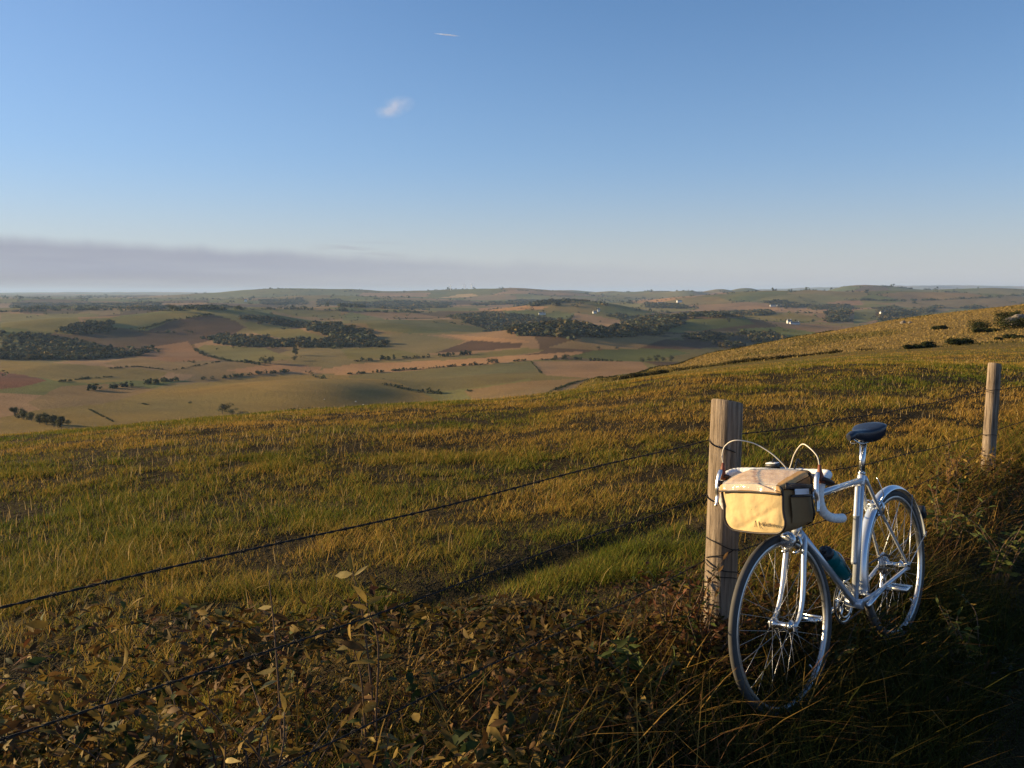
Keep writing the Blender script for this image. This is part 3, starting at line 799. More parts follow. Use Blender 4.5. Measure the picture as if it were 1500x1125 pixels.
# brake levers with gum hoods; the cables arch out of the tops
for s in (-1, 1):
    lv = bpy.data.objects.new('brake_lever', None); lv.empty_display_size = .03; C.objects.link(lv); lv.parent = bike
    m = MB()
    m.tube(np.array([[1.045, s * .207, BZ - .06], [1.07, s * .207, BZ - .046], [1.092, s * .206, BZ - .035], [1.102, s * .206, BZ - .033]]), [.017, .019, .017, .012], 12, flat=(.72, 1.35))
    m.build('lever_body', M['darkgum'], lv, xf=lsteer)
    m = MB(); m.tube(np.array([[1.094, s * .206, BZ - .05], [1.094, s * .206, BZ - .02], [1.09, s * .206, BZ + .002], [1.087, s * .205, BZ + .022]]), [.0135, .0125, .008, .0045], 12)
    m.build('rubber_boot', M['gum'], lv, xf=lsteer)
    m = MB()
    bl = spline([[1.105, s * .206, BZ - .002], [1.121, s * .204, BZ - .035], [1.133, s * .203, BZ - .08], [1.133, s * .202, BZ - .12], [1.143, s * .202, BZ - .158]], 7)
    m.tube(bl, np.interp(np.linspace(0, 1, len(bl)), [0, .15, .5, .9, 1], [.006, .0095, .0085, .0075, .005]), 12, flat=(.6, 1.15))
    m.ball(bl[-1], (.0065, .0075, .0065))
    m.build('lever_blade', M['chrome'], lv, xf=lsteer)
    m = MB()
    if s > 0: pp = [[1.047, .217, BZ + .044], [1.046, .21, BZ + .078], [1.035, .175, BZ + .108], [1.005, .13, BZ + .115], [.985, .085, BZ + .078], [.962, .05, BZ + .03], [.955, .035, BZ + .012]]
    else: pp = [[1.047, -.192, BZ + .044], [1.05, -.19, BZ + .08], [1.045, -.175, BZ + .115], [1.04, -.13, BZ + .135], [1.0, -.075, BZ + .118], [.972, -.02, BZ + .075], [.957, .018, BZ + .03], [.952, .026, BZ + .012]]
    m.tube(spline(pp, 8), .0021, 8)
    m.build('brake_cable', M['cable'], bike, xf=steer)
# small computer on the bar
m = MB(); m.box((.95, -.035, BZ + .027), (.034, .046, .016), bev=.3); m.box((.945, -.035, BZ + .012), (.02, .03, .02), bev=.2)
bc = m.build('bar_computer', M['tread'], bike, xf=steer)
m = MB(); m.box((.95, -.035, BZ + .0365), (.03, .042, .004), bev=.3); m.build('display', M['tagwhite'], bc, xf=steer)
# brakes
for nm, cpos, xf in (('front', HB + np.array([.022, 0, -.01]), steer), ('rear', np.array([.19, 0, .65]), None)):
    m = MB()
    sx = 1 if nm == 'front' else -1
    o_ = cpos + np.array([sx * .02, 0, 0])
    m.lathe([(.001, -.012), (.008, -.012), (.008, .02), (.001, .02)], o_, (1, 0, 0), 12)
    for s in (-1, 1):
        m.tube(spline([o_ + [0, 0, .004], o_ + [0, s * .03, .012], o_ + [0, s * .044, -.015], o_ + [0, s * .036, -.046]], 5), [.006] * 16, 8, flat=(.7, 1.2))
        m.box(o_ + [0, s * .024, -.047], (.05, .011, .011), bev=.3)
    m.tube(spline([o_ + [0, .03, .014], o_ + [0, .045, .045], o_ + [-.02 * sx, .03, .12]], 5), .0022, 6)
    m.build('brake_caliper', M['chrome'], bike, xf=xf)
# seat post, saddle
m = MB(); top = SL + sd_ * .15
m.tube(np.array([SL, top]), .0136, 18); m.tube(np.array([SL + sd_ * .006, SL + sd_ * .014]), .0165, 16)
m.box(top + [0.0, 0, .006], (.045, .034, .026), bev=.3)
m.build('seat_post', M['chrome'], bike)
def saddle():
    sx = np.linspace(0, 1, 26); cx = top[0] - .0; zt = top[2] + .036
    G = []
    for t in sx:
        xx = cx - .135 + .275 * t
        w = np.interp(t, [0, .06, .2, .35, .5, .65, .85, .96, 1], [.035, .058, .073, .066, .042, .026, .019, .017, .008])
        zc = zt + np.interp(t, [0, .15, .5, .85, 1], [.022, .022, .004, .008, -.002])
        d = np.interp(t, [0, .06, .3, .7, 1], [.03, .075, .08, .045, .018])
        a = np.linspace(0, 2 * np.pi, 22, endpoint=False)
        yy = w * np.sign(np.cos(a)) * np.abs(np.cos(a)) ** .8
        up = np.where(np.sin(a) > 0, .013 * np.abs(np.sin(a)) ** .9, -d * np.abs(np.sin(a)) ** 1.3 * np.abs(np.cos(a)) ** .25)
        G.append(np.stack([xx + 0 * a, yy, zc + up], -1))
    m = MB(); m.grid(np.array(G), close_v=True)
    for k, rev in ((0, 0), (-1, 1)):
        ring = G[k]; c = ring.mean(0); m.grid(np.array([ring, c + (ring - c) * .5, c + (ring - c) * .02]), close_v=True)
    sa = m.build('saddle', M['saddle'], bike)
    m = MB()
    for s in (-1, 1):
        m.tube(spline([[cx + .125, s * .006, zt - .008], [cx + .07, s * .021, zt - .036], [cx - .05, s * .022, zt - .036], [cx - .115, s * .045, zt + .0]], 6), .0035, 8)
    m.build('saddle_rails', M['chrome'], sa)
    m = MB()
    for y in (-.03, -.012, .012, .03): m.ball((cx - .137, y, zt + .016), (.003, .005, .005), 6, 8)
    m.build('rivets', M['alloy'], sa)
saddle()
# mudguard on the rear wheel, its stays and the rear lamp
def guard(cx, a0, a1, r, w, name, xf=None):
    aa = np.linspace(a0, a1, 50); u = np.linspace(-1, 1, 13)
    G = np.array([[[cx + (r - .016 * t * t) * math.cos(a), w * t, RW + (r - .016 * t * t) * math.sin(a)] for t in u] for a in aa])
    Gi = np.array([[[cx + (r - .002 - .016 * t * t) * math.cos(a), w * .97 * t, RW + (r - .002 - .016 * t * t) * math.sin(a)] for t in u] for a in aa])
    m = MB(); loop = np.concatenate([G, Gi[:, ::-1]], 1); m.grid(loop, close_v=True)
    return m.build(name, M['guard'], bike, xf=xf)
mg = guard(0, R(-8), R(170), .362, .024, 'mudguard')
for s in (-1, 1):
    m = MB(); m.tube(np.array([[0, s * .066, RW], [.36 * math.cos(R(125)), s * .022, RW + .352 * math.sin(R(125))]]), .0017, 6); m.build('mudguard_stay', M['alloy'], mg)
    m = MB(); m.tube(np.array([[0, s * .066, RW], [.36 * math.cos(R(166)), s * .022, RW + .352 * math.sin(R(166))]]), .0017, 6); m.build('mudguard_stay', M['alloy'], mg)
m = MB(); a_ = R(152); c_ = np.array([.385 * math.cos(a_), 0, RW + .385 * math.sin(a_)])
m.box(c_, (.034, .05, .062), rot=rotm((0, 1, 0), R(90) - a_ + R(90)), bev=.3); rl = m.build('rear_lamp', M['tread'], bike)
m = MB(); m.box(c_ + [-.02, 0, .005], (.008, .04, .05), rot=rotm((0, 1, 0), R(180) - a_), bev=.3); m.build('lens', M['red'], rl)
# drive train (on the far side)
m = MB()
for rr, yy in ((.092, -.046), (.072, -.041)):
    m.lathe([(rr - .012, yy - .0015), (rr, yy - .001), (rr, yy + .001), (rr - .012, yy + .0015)], BB, (0, 1, 0), 60, closed=True)
for k in range(5):
    a = 2 * np.pi * k / 5 + .3; m.tube(np.array([BB + [0, -.052, 0], BB + [.085 * math.cos(a), -.047, .085 * math.sin(a)]]), [.009, .006], 8)
m.build('chainring', M['chrome'], bike)
ca = R(-14)
for s in (-1, 1):
    d = np.array([math.cos(ca), 0, math.sin(ca)]) * (1 if s < 0 else -1)
    m = MB(); m.tube(np.array([BB + [0, s * .058, 0], BB + [0, s * .062, 0] + d * .08, BB + [0, s * .07, 0] + d * .17]), [.013, .010, .011], 10, flat=(.7, 1)); m.ball(BB + np.array([0, s * .062, 0]), (.014, .008, .014))
    cr_ = m.build('crank', M['chrome'], bike)
    pc = BB + np.array([0, s * .125, 0]) + d * .17
    m = MB(); m.tube(np.array([pc - [0, s * .055, 0], pc + [0, s * .04, 0]]), .007, 8)
    for q in (-1, 1):
        m.box(pc + [q * .03, 0, 0], (.006, .085, .018), bev=.2)
        m.box(pc + [0, q * .04, 0], (.06, .005, .016), bev=.2)
    m.build('pedal', M['chrome'], cr_)
m = MB()
for s in (-1, 1):
    pass
up0, up1 = np.array([.0, -.04, RW + .044]), BB + [0, -.046, .092]
lo0, lo1 = BB + [0, -.046, -.092], np.array([.045, -.042, RW - .12])
arc = [BB + np.array([.092 * math.cos(t), -.046, .092 * math.sin(t)]) for t in np.linspace(np.pi / 2, -np.pi / 2, 14)]
m.tube(np.array([[.02, -.042, RW - .06], [-.044, -.04, RW], [-.03, -.04, RW + .034], up0, up1] + arc[1:-1] + [lo0, lo1, [.02, -.042, RW - .06]]), .0042, 6)
m.build('chain', M['tread'], bike)
m = MB()
m.tube(spline([[0, -.066, RW - .01], [.008, -.06, RW - .04], [.02, -.052, RW - .06], [.045, -.05, RW - .12]], 5), .009, 8)
for c_ in ((.02, -.042, RW - .062), (.045, -.042, RW - .118)): m.lathe([(.003, -.003), (.019, -.003), (.019, .003), (.003, .003)], c_, (0, 1, 0), 16, closed=True)
m.build('rear_derailleur', M['alloy'], bike)
# bottle cage on the down tube
dd = nrm(HB - BB); dn = np.array([-dd[2], 0, dd[0]]); 
bc0 = BB + dd * .16 + dn * .055
m = MB()
for s in (-1, 1):
    m.tube(spline([bc0 - dd * .01 + [0, s * .005, 0] - dn * .036, bc0 - dd * .012 + [0, s * .03, 0], bc0 + dd * .07 + [0, s * .041, 0] + dn * .006, bc0 + dd * .12 + [0, s * .03, 0] + dn * .028, bc0 + dd * .13 + dn * .041], 6), .0026, 7)
    m.tube(np.array([bc0 - dn * .039 + [0, s * .008, 0] - dd * .01, bc0 - dn * .039 + [0, s * .008, 0] + dd * .1]), .0028, 7)
m.build('bottle_cage', M['alloy'], bike)
# inflator beside the seat tube
m = MB(); po = sd_ * .0; pn = np.array([sd_[2], 0, -sd_[0]])
p0 = BB + sd_ * .16 + pn * .029; L_ = .335
m.tube(np.array([p0 + sd_ * t for t in (0, .01, .2, .202, .21, .212, L_ - .01, L_)]), [.009, .012, .012, .0138, .0138, .0128, .0128, .009], 16)
m.build('frame_pump', M['paint'], bike)
# reflector lamp on the fork crown
lp = HB + np.array([.115, .03, -.0])
m = MB(); m.lathe([(.001, .022), (.014, .021), (.024, .015), (.029, .006), (.03, 0)], lp, (1, 0, 0), 24)
hl = bpy.data.objects.new('headlamp', None); hl.empty_display_size = .03; C.objects.link(hl); hl.parent = bike
m.build('lens', M['lens'], hl, xf=steer)
m = MB(); m.lathe([(.0295, .001), (.031, 0), (.031, -.014), (.02, -.03), (.001, -.034)], lp, (1, 0, 0), 24); m.tube(np.array([lp - [.03, 0, 0], HB + [.03, 0, -.005]]), .006, 8)
m.build('lamp_housing', M['alloy'], hl, xf=steer)
m = MB(); m.lathe([(.0285, -.02), (.001, -.022)], lp + np.array([.012, 0, 0]), (1, 0, 0), 20); m.build('reflector', M['chrome'], hl, xf=steer)

# water bottle : sits in the cage, a thing of its own
wb_ = empty('water_bottle'); wb_.matrix_world = T_B @ Matrix.Translation(bc0)
tag(wb_, 'teal water bottle with black cap in the down tube cage', 'bottle')
m = MB(); m.lathe([(.001, -.0), (.03, 0), (.0355, .006), (.0362, .06), (.0362, .1), (.033, .106), (.033, .116), (.0362, .122), (.0362, .15), (.031, .168), (.027, .172)], (0, 0, 0), dd, 28); m.build('flask', M['bottle'], wb_)
m = MB(); m.lathe([(.0285, .165), (.0295, .168), (.0295, .186), (.025, .192), (.012, .195), (.011, .205), (.014, .207), (.014, .216), (.001, .218)], (0, 0, 0), dd, 24); m.build('cap', M['tread'], wb_)

# ------------------------------------------------------------------ handlebar bag: hangs from the bars, a thing of its own
S4 = Matrix.Translation(Vector(HB)) @ Matrix(_S.tolist()).to_4x4() @ Matrix.Translation(-Vector(HB))
BO = Vector((1.0, .020, .722))
bag = empty('handlebar_bag'); bag.matrix_world = T_B @ S4 @ Matrix.Translation(BO)
tag(bag, 'tan canvas handlebar bag with black piping and a clear map pocket', 'bag')
BD, BW, BH0, BH1 = .185, .132, .196, .170       # depth, half width, height at the back, height of the front panel
def outline(x, inset=0.0, n=7):
    """front-view outline of the bag at depth x (0 back .. BD front): bottom corners well rounded"""
    f = x / BD
    zt = BH0 + (BH1 - BH0) * f ** 1.5 - inset
    w = BW * (1 - .03 * f) - inset + .006 * math.sin(math.pi * f)
    zb = inset - .004 * math.sin(math.pi * f)
    P = []
    def corner(cy, cz, r, a0, a1):
        for a in np.linspace(a0, a1, n): P.append((x, cy + r * math.cos(a), cz + r * math.sin(a)))
    rt, rb = .016, .048 - inset * .5
    corner(w - rt, zt - rt, rt, 0, np.pi / 2)
    for t in np.linspace(0, 1, 12)[1:-1]: P.append((x, (w - rt) * (1 - 2 * t), zt + .004 * math.sin(math.pi * t)))
    corner(-w + rt, zt - rt, rt, np.pi / 2, np.pi)
    for t in np.linspace(0, 1, 9)[1:-1]: P.append((x, -w + .008 * math.sin(math.pi * t) * t, zt - rt + (zb + rb - zt + rt) * t))
    corner(-w + rb, zb + rb, rb, np.pi, 1.5 * np.pi)
    for t in np.linspace(0, 1, 12)[1:-1]: P.append((x, (-w + rb) * (1 - 2 * t), zb - .003 * math.sin(math.pi * t)))
    corner(w - rb, zb + rb, rb, 1.5 * np.pi, 2 * np.pi)
    for t in np.linspace(0, 1, 9)[1:-1]: P.append((x, w - .008 * math.sin(math.pi * t) * (1 - t), zb + rb + (zt - rt - zb - rb) * t))
    return np.array(P)
g_ = np.random.default_rng(3)
def crumple(V, amp=.0035):
    V = np.array(V); 
    V[:, 0] += amp * fbm(V[:, 1] * 1.2 + .3 * V[:, 2], V[:, 2], .06, 51, 3)
    return V
ol0 = outline(0.0)
nseg = len(ol0); nt_ = 7; ntop = 7 + 10 + 7
# side walls and floor
m = MB(); xs = np.linspace(0, BD, 9)
G = np.array([outline(x) for x in xs])
idx = list(range(ntop - 1, nseg)) + [0]
m.grid(G[:, idx]); m.build('body', M['canvas_shaded'], bag)
# back wall
m = MB(); c = ol0.mean(0); m.grid(np.array([c + (ol0 - c) * k for k in (1, .8, .5, .2, .02)]), close_v=True); m.build('back_panel', M['canvas_shaded'], bag)
# front panel: fine grid inside the front outline, bulging and creased
of = outline(BD)
def panel(scale_list, x0, bulge, zcut=None):
    c = np.array([BD, 0, BH1 * .5])
    rings = []
    for k in scale_list:
        r_ = c + (of - c) * k; r_[:, 0] = x0 + bulge * (1 - k ** 3)
        rings.append(r_)
    V = np.array(rings)
    sh = V.shape; V = V.reshape(-1, 3)
    fold = np.exp(-((V[:, 2] - .03 - .55 * (V[:, 1] + .02)) / .012) ** 2) + np.exp(-((V[:, 2] - .05 + .9 * (V[:, 1] + .07)) / .012) ** 2) + .8 * np.exp(-((V[:, 1] - .115 - .1 * V[:, 2]) / .010) ** 2)
    V[:, 0] += (.0035 * fbm(V[:, 1] * 1.5, V[:, 2], .05, 51, 3) - .0035 * fold * (V[:, 2] < .12)) * np.clip((1 - np.repeat(scale_list, sh[1])) * 8, 0, 1)
    return V.reshape(sh)
m = MB(); m.grid(panel(np.concatenate([np.linspace(1, .1, 24), [.01]]), BD, .010), close_v=True); m.build('front_panel', M['canvas'], bag)
# lid: top sheet from the back edge over to a short front flap
top_idx = list(range(0, ntop))
m = MB(); V = np.array([outline(x)[top_idx] + [0, 0, .003] for x in np.linspace(-.004, BD, 10)])
fl = np.array([V[-1] + [.0075 + .004 * k, 0, 0] for k in (1,)])
flap = []
for d in (.0, .012, .026):
    r_ = V[-1].copy(); r_[:, 0] += .012; r_[:, 2] = np.minimum(r_[:, 2] - .001, r_[:, 2].max()) - d; flap.append(r_)
m.grid(np.concatenate([V, np.array(flap)], 0)); lid = m.build('lid', M['canvas_lid'], bag)
# clear map pocket laid over the lid
m = MB(); nx, ny = 22, 30
X = np.linspace(.02, BD + .001, nx); Yv = np.linspace(-BW + .02, BW - .02, ny)
G = np.array([[[x, y, BH0 + (BH1 - BH0) * max(0, x / BD) ** 1.5 + .010 + .004 * math.sin(math.pi * (y + BW) / (2 * BW)) + .0035 * float(fbm(np.array(x * 1.3), np.array(y), .035, 61, 2))] for y in Yv] for x in X])
front = G[-1].copy(); front[:, 0] += .013; front[:, 2] -= .006
front2 = front.copy(); front2[:, 2] -= .024; front2[:, 0] += .003 + .003 * fbm(Yv, Yv * 0, .03, 62)
m.grid(np.concatenate([G, [front, front2]], 0)); m.build('map_pocket', M['clear'], lid)
# piping
for nm, x_, r_ in (('front', BD + .002, .0042), ('back', .0, .005)):
    P = outline(min(x_, BD)); P[:, 0] = x_
    m = MB(); m.tube(P, r_, 8, closed=True); m.build('piping', M['piping'], bag)
m = MB(); P = np.array([[BD + .017, y, BH1 - .024 + .004 * math.sin(math.pi * (y + BW) / (2 * BW))] for y in np.linspace(-BW + .004, BW - .004, 20)]); m.tube(P, .0032, 8); m.build('lid_trim', M['piping'], lid)
# pockets, straps, tag on the side that faces the camera and on the other side
for s in (1, -1):
    m = MB(); Pk = []
    for z in np.linspace(.022, .118, 8):
        row = []
        for x in np.linspace(.022, BD - .03, 9):
            b_ = .012 * math.sin(math.pi * (x - .022) / (BD - .052)) * math.sin(math.pi * min(1, (z - .022) / .096 * .55 + .0)) + .004
            wz = np.interp(z, [0, .02, .05, .2], [.105, .128, BW, BW]) 
            row.append([x, s * (wz + b_ + .003), z + .14 * (x - .06)])
        Pk.append(row)
    Pk = np.array(Pk); m.grid(Pk); m.build('side_pocket', M['canvas_shaded'], bag)
    m = MB(); m.tube(Pk[-1] + [0, s * .002, 0], .004, 8); m.build('pocket_binding', M['piping'], bag)
    q = Pk[-1][2:8] + [0, s * .004, 0.012]
    m = MB(); m.grid(np.array([q + [0, 0, -.006], q + [0, s * .001, .014]])); m.grid(np.array([q + [0, -s * .002, -.006], q + [0, -s * .001, .014]])); m.build('reflective_tag', M['tagwhite'], bag)
    m = MB(); sx_ = [.045, .045]
    path = np.array([[BD - .01 - .0 * t, s * (BW + .009), .19 - .18 * t] for t in np.linspace(0, 1, 8)])
    m.tube(np.array([[x, s * (BW + .008 + .003 * math.sin(k)), .172 - .1 * (1 - x / BD) * .35] for k, x in enumerate(np.linspace(.01, BD, 8))]), .008, 8, flat=(1.5, .25)); m.build('strap', M['piping'], bag)
m = MB(); m.box((BD * .75, -.06, -.006), (.05, .05, .014), bev=.4); m.build('buckle', M['canvas_lid'], bag)
# hooks that carry the bag on the bar
m = MB()
for s in (-1, 1): m.tube(spline([[.005, s * .05, .19], [-.03, s * .05, .2], [-.055, s * .05, .232], [-.075, s * .05, .215]], 5), .0035, 8)
m.build('carrier_hook', M['tread'], bag)
# lettering on the front panel
def lettering(text, size, y0, z0):
    cu = bpy.data.curves.new('lettering', 'FONT'); cu.body = text; cu.size = size; cu.extrude = .0004; cu.resolution_u = 2
    t = bpy.data.objects.new('lettering_tmp', cu); C.objects.link(t)
    dg = bpy.context.evaluated_depsgraph_get()
    me = bpy.data.meshes.new_from_object(t.evaluated_get(dg)); me.name = 'lettering'
    bpy.data.objects.remove(t)
    v = np.empty(len(me.vertices) * 3, np.float32); me.vertices.foreach_get('co', v); v = v.reshape(-1, 3)
    # text x runs towards -... seen from the front the bag's left side (+Y) is on the right
    W = np.stack([BD + .0165 + v[:, 2] + 0 * v[:, 0], y0 + v[:, 0], z0 + v[:, 1]], -1).astype(np.float32)
    me.vertices.foreach_set('co', W.ravel()); me.update(); me.materials.clear(); me.materials.append(M['ink'])
    o = bpy.data.objects.new('lettering', me); C.objects.link(o); o.parent = bag
    return o
lettering('belforma', .019, .03, .03)
m = MB()
for yy, tl in ((.012, .2), (.021, -.15)): m.tube(np.array([[BD + .0165, yy, .022], [BD + .0165, yy + tl * .02, .046]]), .0011, 6)
m.build('emblem', M['ink'], bag)
# ------------------------------------------------------------------ grass and weeds
def blade_mesh(P, h, w, yaw, lean, curve, col, segs=2, tipcol=None):
    """flat tapering blades: P roots, leaning along yaw; returns V, faces, colours"""
    n = len(P)
    d = np.stack([np.cos(yaw), np.sin(yaw), 0 * yaw], -1)
    sd = np.stack([-np.sin(yaw), np.cos(yaw), 0 * yaw], -1)
    rows = []
    for k in range(segs + 1):
        t = k / segs
        out = lean * t + curve * t * t
        pos = P + d * (out * h)[:, None]
        pos[:, 2] += h * (t - .35 * curve * t * t)
        if k < segs:
            ww = (w * (1 - .55 * t))[:, None] * .5
            rows += [pos - sd * ww, pos + sd * ww]
        else: rows.append(pos)
    V = np.stack(rows, 1)                                   # n, 2*segs+1, 3
    m = 2 * segs + 1
    base = (np.arange(n) * m)[:, None]
    quads = [base + np.array([[2 * k, 2 * k + 1, 2 * k + 3, 2 * k + 2]]) for k in range(segs - 1)]
    tri = base + np.array([[2 * segs - 2, 2 * segs - 1, 2 * segs]])
    cc = np.repeat(col[:, None], m, 1)
    return V.reshape(-1, 3), ([np.vstack(quads)] if quads else []) + [tri], cc.reshape(-1, 3)

def sample_wedge(n, y0, y1, tmin, tmax, g, power=1.0):
    """points spread over the wedge; density falls with distance^power"""
    a = 2 - power
    u = g.random(n)
    Y = (y0 ** a + u * (y1 ** a - y0 ** a)) ** (1 / a) if abs(a) > 1e-3 else y0 * (y1 / y0) ** u
    t = g.uniform(tmin, tmax, n)
    return t * Y, Y

GREEN, DGREEN, OLIVE, GOLD, STRAW, RUST = map(np.array, [(.10, .125, .014), (.028, .052, .010), (.215, .175, .026), (.40, .235, .05), (.5, .35, .14), (.17, .08, .03)])
def grass_colour(x, y, v, g, gold=0.0):
    n = len(x)
    pa = fbm(x, y, 2.4, 71, 3) + .6 * fbm(x * FD[0] + y * FD[1], (x * FNV[0] + y * FNV[1]) * 3.2, 4.5, 72, 2)
    k = np.clip(.5 + .95 * pa + .36 * g.normal(size=n) + gold - .04 + .2 * np.exp(-((v - .7) / .8) ** 2), 0, 1)[:, None]
    c = np.where(k < .5, GREEN + (OLIVE - GREEN) * (k / .5), OLIVE + (GOLD - OLIVE) * ((k - .5) / .5))
    return c * g.uniform(.75, 1.25, (n, 1))

def field_grass():
    g = np.random.default_rng(11)
    Vs, Fs, Cs, off = [], [], [], 0
    def emit(V, F, Cc):
        nonlocal off
        Vs.append(V); Cs.append(Cc); Fs.extend([f + off for f in F]); off += len(V)
    #      n      y0   y1  tmin tmax  h     w     gold
    for n, y0, y1, ta, tb, h0, wpx, gold in ((80000, 1.6, 5, -.8, .8, .08, 1.0, -.02), (210000, 4.5, 11, -.72, .72, .07, .9, .0), (270000, 10, 26, -.7, .7, .058, .75, .13), (130000, 24, 62, -.66, .72, .06, .7, .2), (110000, 55, 165, -.1, .75, .065, .7, .2)):
        x, y = sample_wedge(n, y0, y1, ta, tb, g, 1.35)
        u, v = fence_uv(x, y)
        cl = fbm(x, y, .55, 81, 3) + .5 * fbm(x, y, .16, 82, 2)
        t = x / y
        keep = (v > .02) & (g.random(n) < np.clip(.55 + 1.0 * cl, .07, 1)) & ((y < moor_edge(t) - 1) | (t < .08))
        # short green strip of a wheel rut beside the fence
        rut = np.exp(-((v - 1.6) / .16) ** 2)
        keep &= g.random(n) > .55 * rut
        x, y, v, cl, rut = x[keep], y[keep], v[keep], cl[keep], rut[keep]; m = len(x)
        z = terrain(x, y)
        h = h0 * np.clip(.8 + .8 * cl + .3 * g.normal(size=m), .25, 2.3) * (1 - .3 * rut)
        w = np.maximum(.0035, wpx * y / F_PX) * g.uniform(.7, 1.3, m)
        col = grass_colour(x, y, v, g, gold)
        emit(*blade_mesh(np.stack([x, y, z - .01], -1), h, w, g.uniform(0, 2 * np.pi, m), g.uniform(0, .7, m), g.uniform(0, .7, m), col, 2))
    # pale seed stalks
    for n, y0, y1, h0, wpx in ((900, 2.2, 6, .16, .8), (4500, 5.5, 14, .125, .6), (11000, 13, 40, .10, .5), (7000, 38, 150, .10, .5)):
        x, y = sample_wedge(n, y0, y1, -.7, .72, g, 1.3)
        u, v = fence_uv(x, y); t = x / y
        pk = fbm(x, y, 3.0, 91, 3)
        keep = (v > .1) & (g.random(n) < np.clip(.45 + 1.1 * pk, .05, 1)) & ((y < moor_edge(t)) | (t < .08))
        x, y = x[keep], y[keep]; m = len(x)
        col = np.where(g.random((m, 1)) < .6, STRAW, GOLD) * g.uniform(.7, 1.25, (m, 1))
        emit(*blade_mesh(np.stack([x, y, terrain(x, y)], -1), h0 * g.uniform(.6, 1.4, m), np.maximum(.004, wpx * y / F_PX), g.uniform(0, 6.28, m), g.uniform(0, .3, m), g.uniform(0, .4, m), col, 2))
    o = np_mesh('field_grass', np.vstack(Vs), Fs_join(Fs), M['grass'], col=np.vstack(Cs))
    tag(o, 'short green and golden pasture grass with straw stalks beyond the fence', 'grass', kind='stuff')

def Fs_join(Fs):
    d = {}
    for f in Fs: d.setdefault(f.shape[1], []).append(f)
    return [np.vstack(v) for v in d.values()]

def moor_grass():
    g = np.random.default_rng(12)
    x, y = sample_wedge(90000, 90, 330, .04, .8, g, 1.0)
    t = x / y
    k = (y > moor_edge(t) - 2)
    x, y = x[k], y[k]; m = len(x)
    gp = fbm(x, y, 26, 25, 4)
    c = np.where(g.random((m, 1)) < np.clip(.75 - 1.3 * gp, .1, .95)[:, None], np.array([.29, .2, .065]), np.array([.15, .12, .035])) * g.uniform(.7, 1.25, (m, 1))
    h = .28 * g.uniform(.5, 1.5, m) * (1 + .5 * gp)
    V, F, Cc = blade_mesh(np.stack([x, y, terrain(x, y) - .02], -1), h, .0011 * y * g.uniform(.7, 1.5, m), g.uniform(0, 6.28, m), g.uniform(0, .5, m), g.uniform(0, .5, m), c, 2)
    o = np_mesh('moor_grass', V, Fs_join(F), M['grass'], col=Cc)
    tag(o, 'rough straw coloured tussock grass on the far right hillside', 'grass', kind='stuff')

def verge_grass():
    g = np.random.default_rng(13)
    Vs, Fs, Cs, off = [], [], [], 0
    def emit(V, F, Cc):
        nonlocal off
        Vs.append(V); Cs.append(Cc); Fs.extend([f + off for f in F]); off += len(V)
    #  dense short sward on the verge, then long arching blades, then a taller fringe along the wires
    for n, vmin, vmax, h0, hs, w0, cur, gold in ((60000, -3.4, .15, .15, .35, .0045, .9, -.25), (3000, -3.2, .1, .33, .3, .005, 1.4, -.1), (9000, -.95, -.08, .20, .3, .0045, .8, -.2), (15000, -.30, .34, .30, .35, .0048, .7, .02)):
        u = (-3.4 + 20 * g.random(n) ** 1.7) if h0 != .20 else g.uniform(-.9, 2.0, n); v = g.uniform(vmin, vmax, n)
        x = FN[0] + u * FD[0] + v * FNV[0]; y = FN[1] + u * FD[1] + v * FNV[1]
        keep = (y > 1.0) & (np.abs(x / np.maximum(y, .1)) < .85)
        if h0 == .30:
            # leave the wheels standing in lower growth
            keep &= ~((u > -.6) & (u < 1.6) & (v < -.02) & (g.random(n) < .6))
        if h0 == .20: keep &= (u > -.9) & (u < 2.0)
        cl = fbm(x, y, .5, 85, 3)
        keep &= g.random(n) < np.clip(.65 + .7 * cl, .1, 1)
        x, y, v, cl, u = x[keep], y[keep], v[keep], cl[keep], u[keep]; m = len(x)
        h = h0 * np.clip(.8 + .5 * cl + hs * g.normal(size=m), .3, 2.1)
        if h0 == .30: h *= np.interp(u, [-3, -.2, .3], [.7, .75, 1.1])
        # kept lower where the bicycle stands
        bx = np.exp(-((u - .45) / .9) ** 2 - ((v + .5) / .45) ** 2)
        h *= 1 + .15 * bx
        w = np.maximum(w0, .95 * y / F_PX) * g.uniform(.7, 1.3, m)
        col = grass_colour(x, y, v, g, gold)
        if h0 == .33: col = np.where(g.random((m, 1)) < .05, STRAW * .7, col)
        if h0 == .30: col = np.where(g.random((m, 1)) < .28, np.where(g.random((m, 1)) < .5, RUST, GOLD), col)
        col = col * (np.where(v < -.2, .27, .75) * (np.interp(u, [-.3, .9], [.45, 1]) if h0 == .30 else 1))[:, None]  # shade of the verge put into the blade colour, fringe darkened too
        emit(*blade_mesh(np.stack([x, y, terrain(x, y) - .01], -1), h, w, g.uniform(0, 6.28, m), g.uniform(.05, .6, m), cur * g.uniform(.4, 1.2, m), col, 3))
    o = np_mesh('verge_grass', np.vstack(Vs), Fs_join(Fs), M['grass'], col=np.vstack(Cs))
    tag(o, 'long unmown grass on the shaded verge around the bicycle', 'grass', kind='stuff')

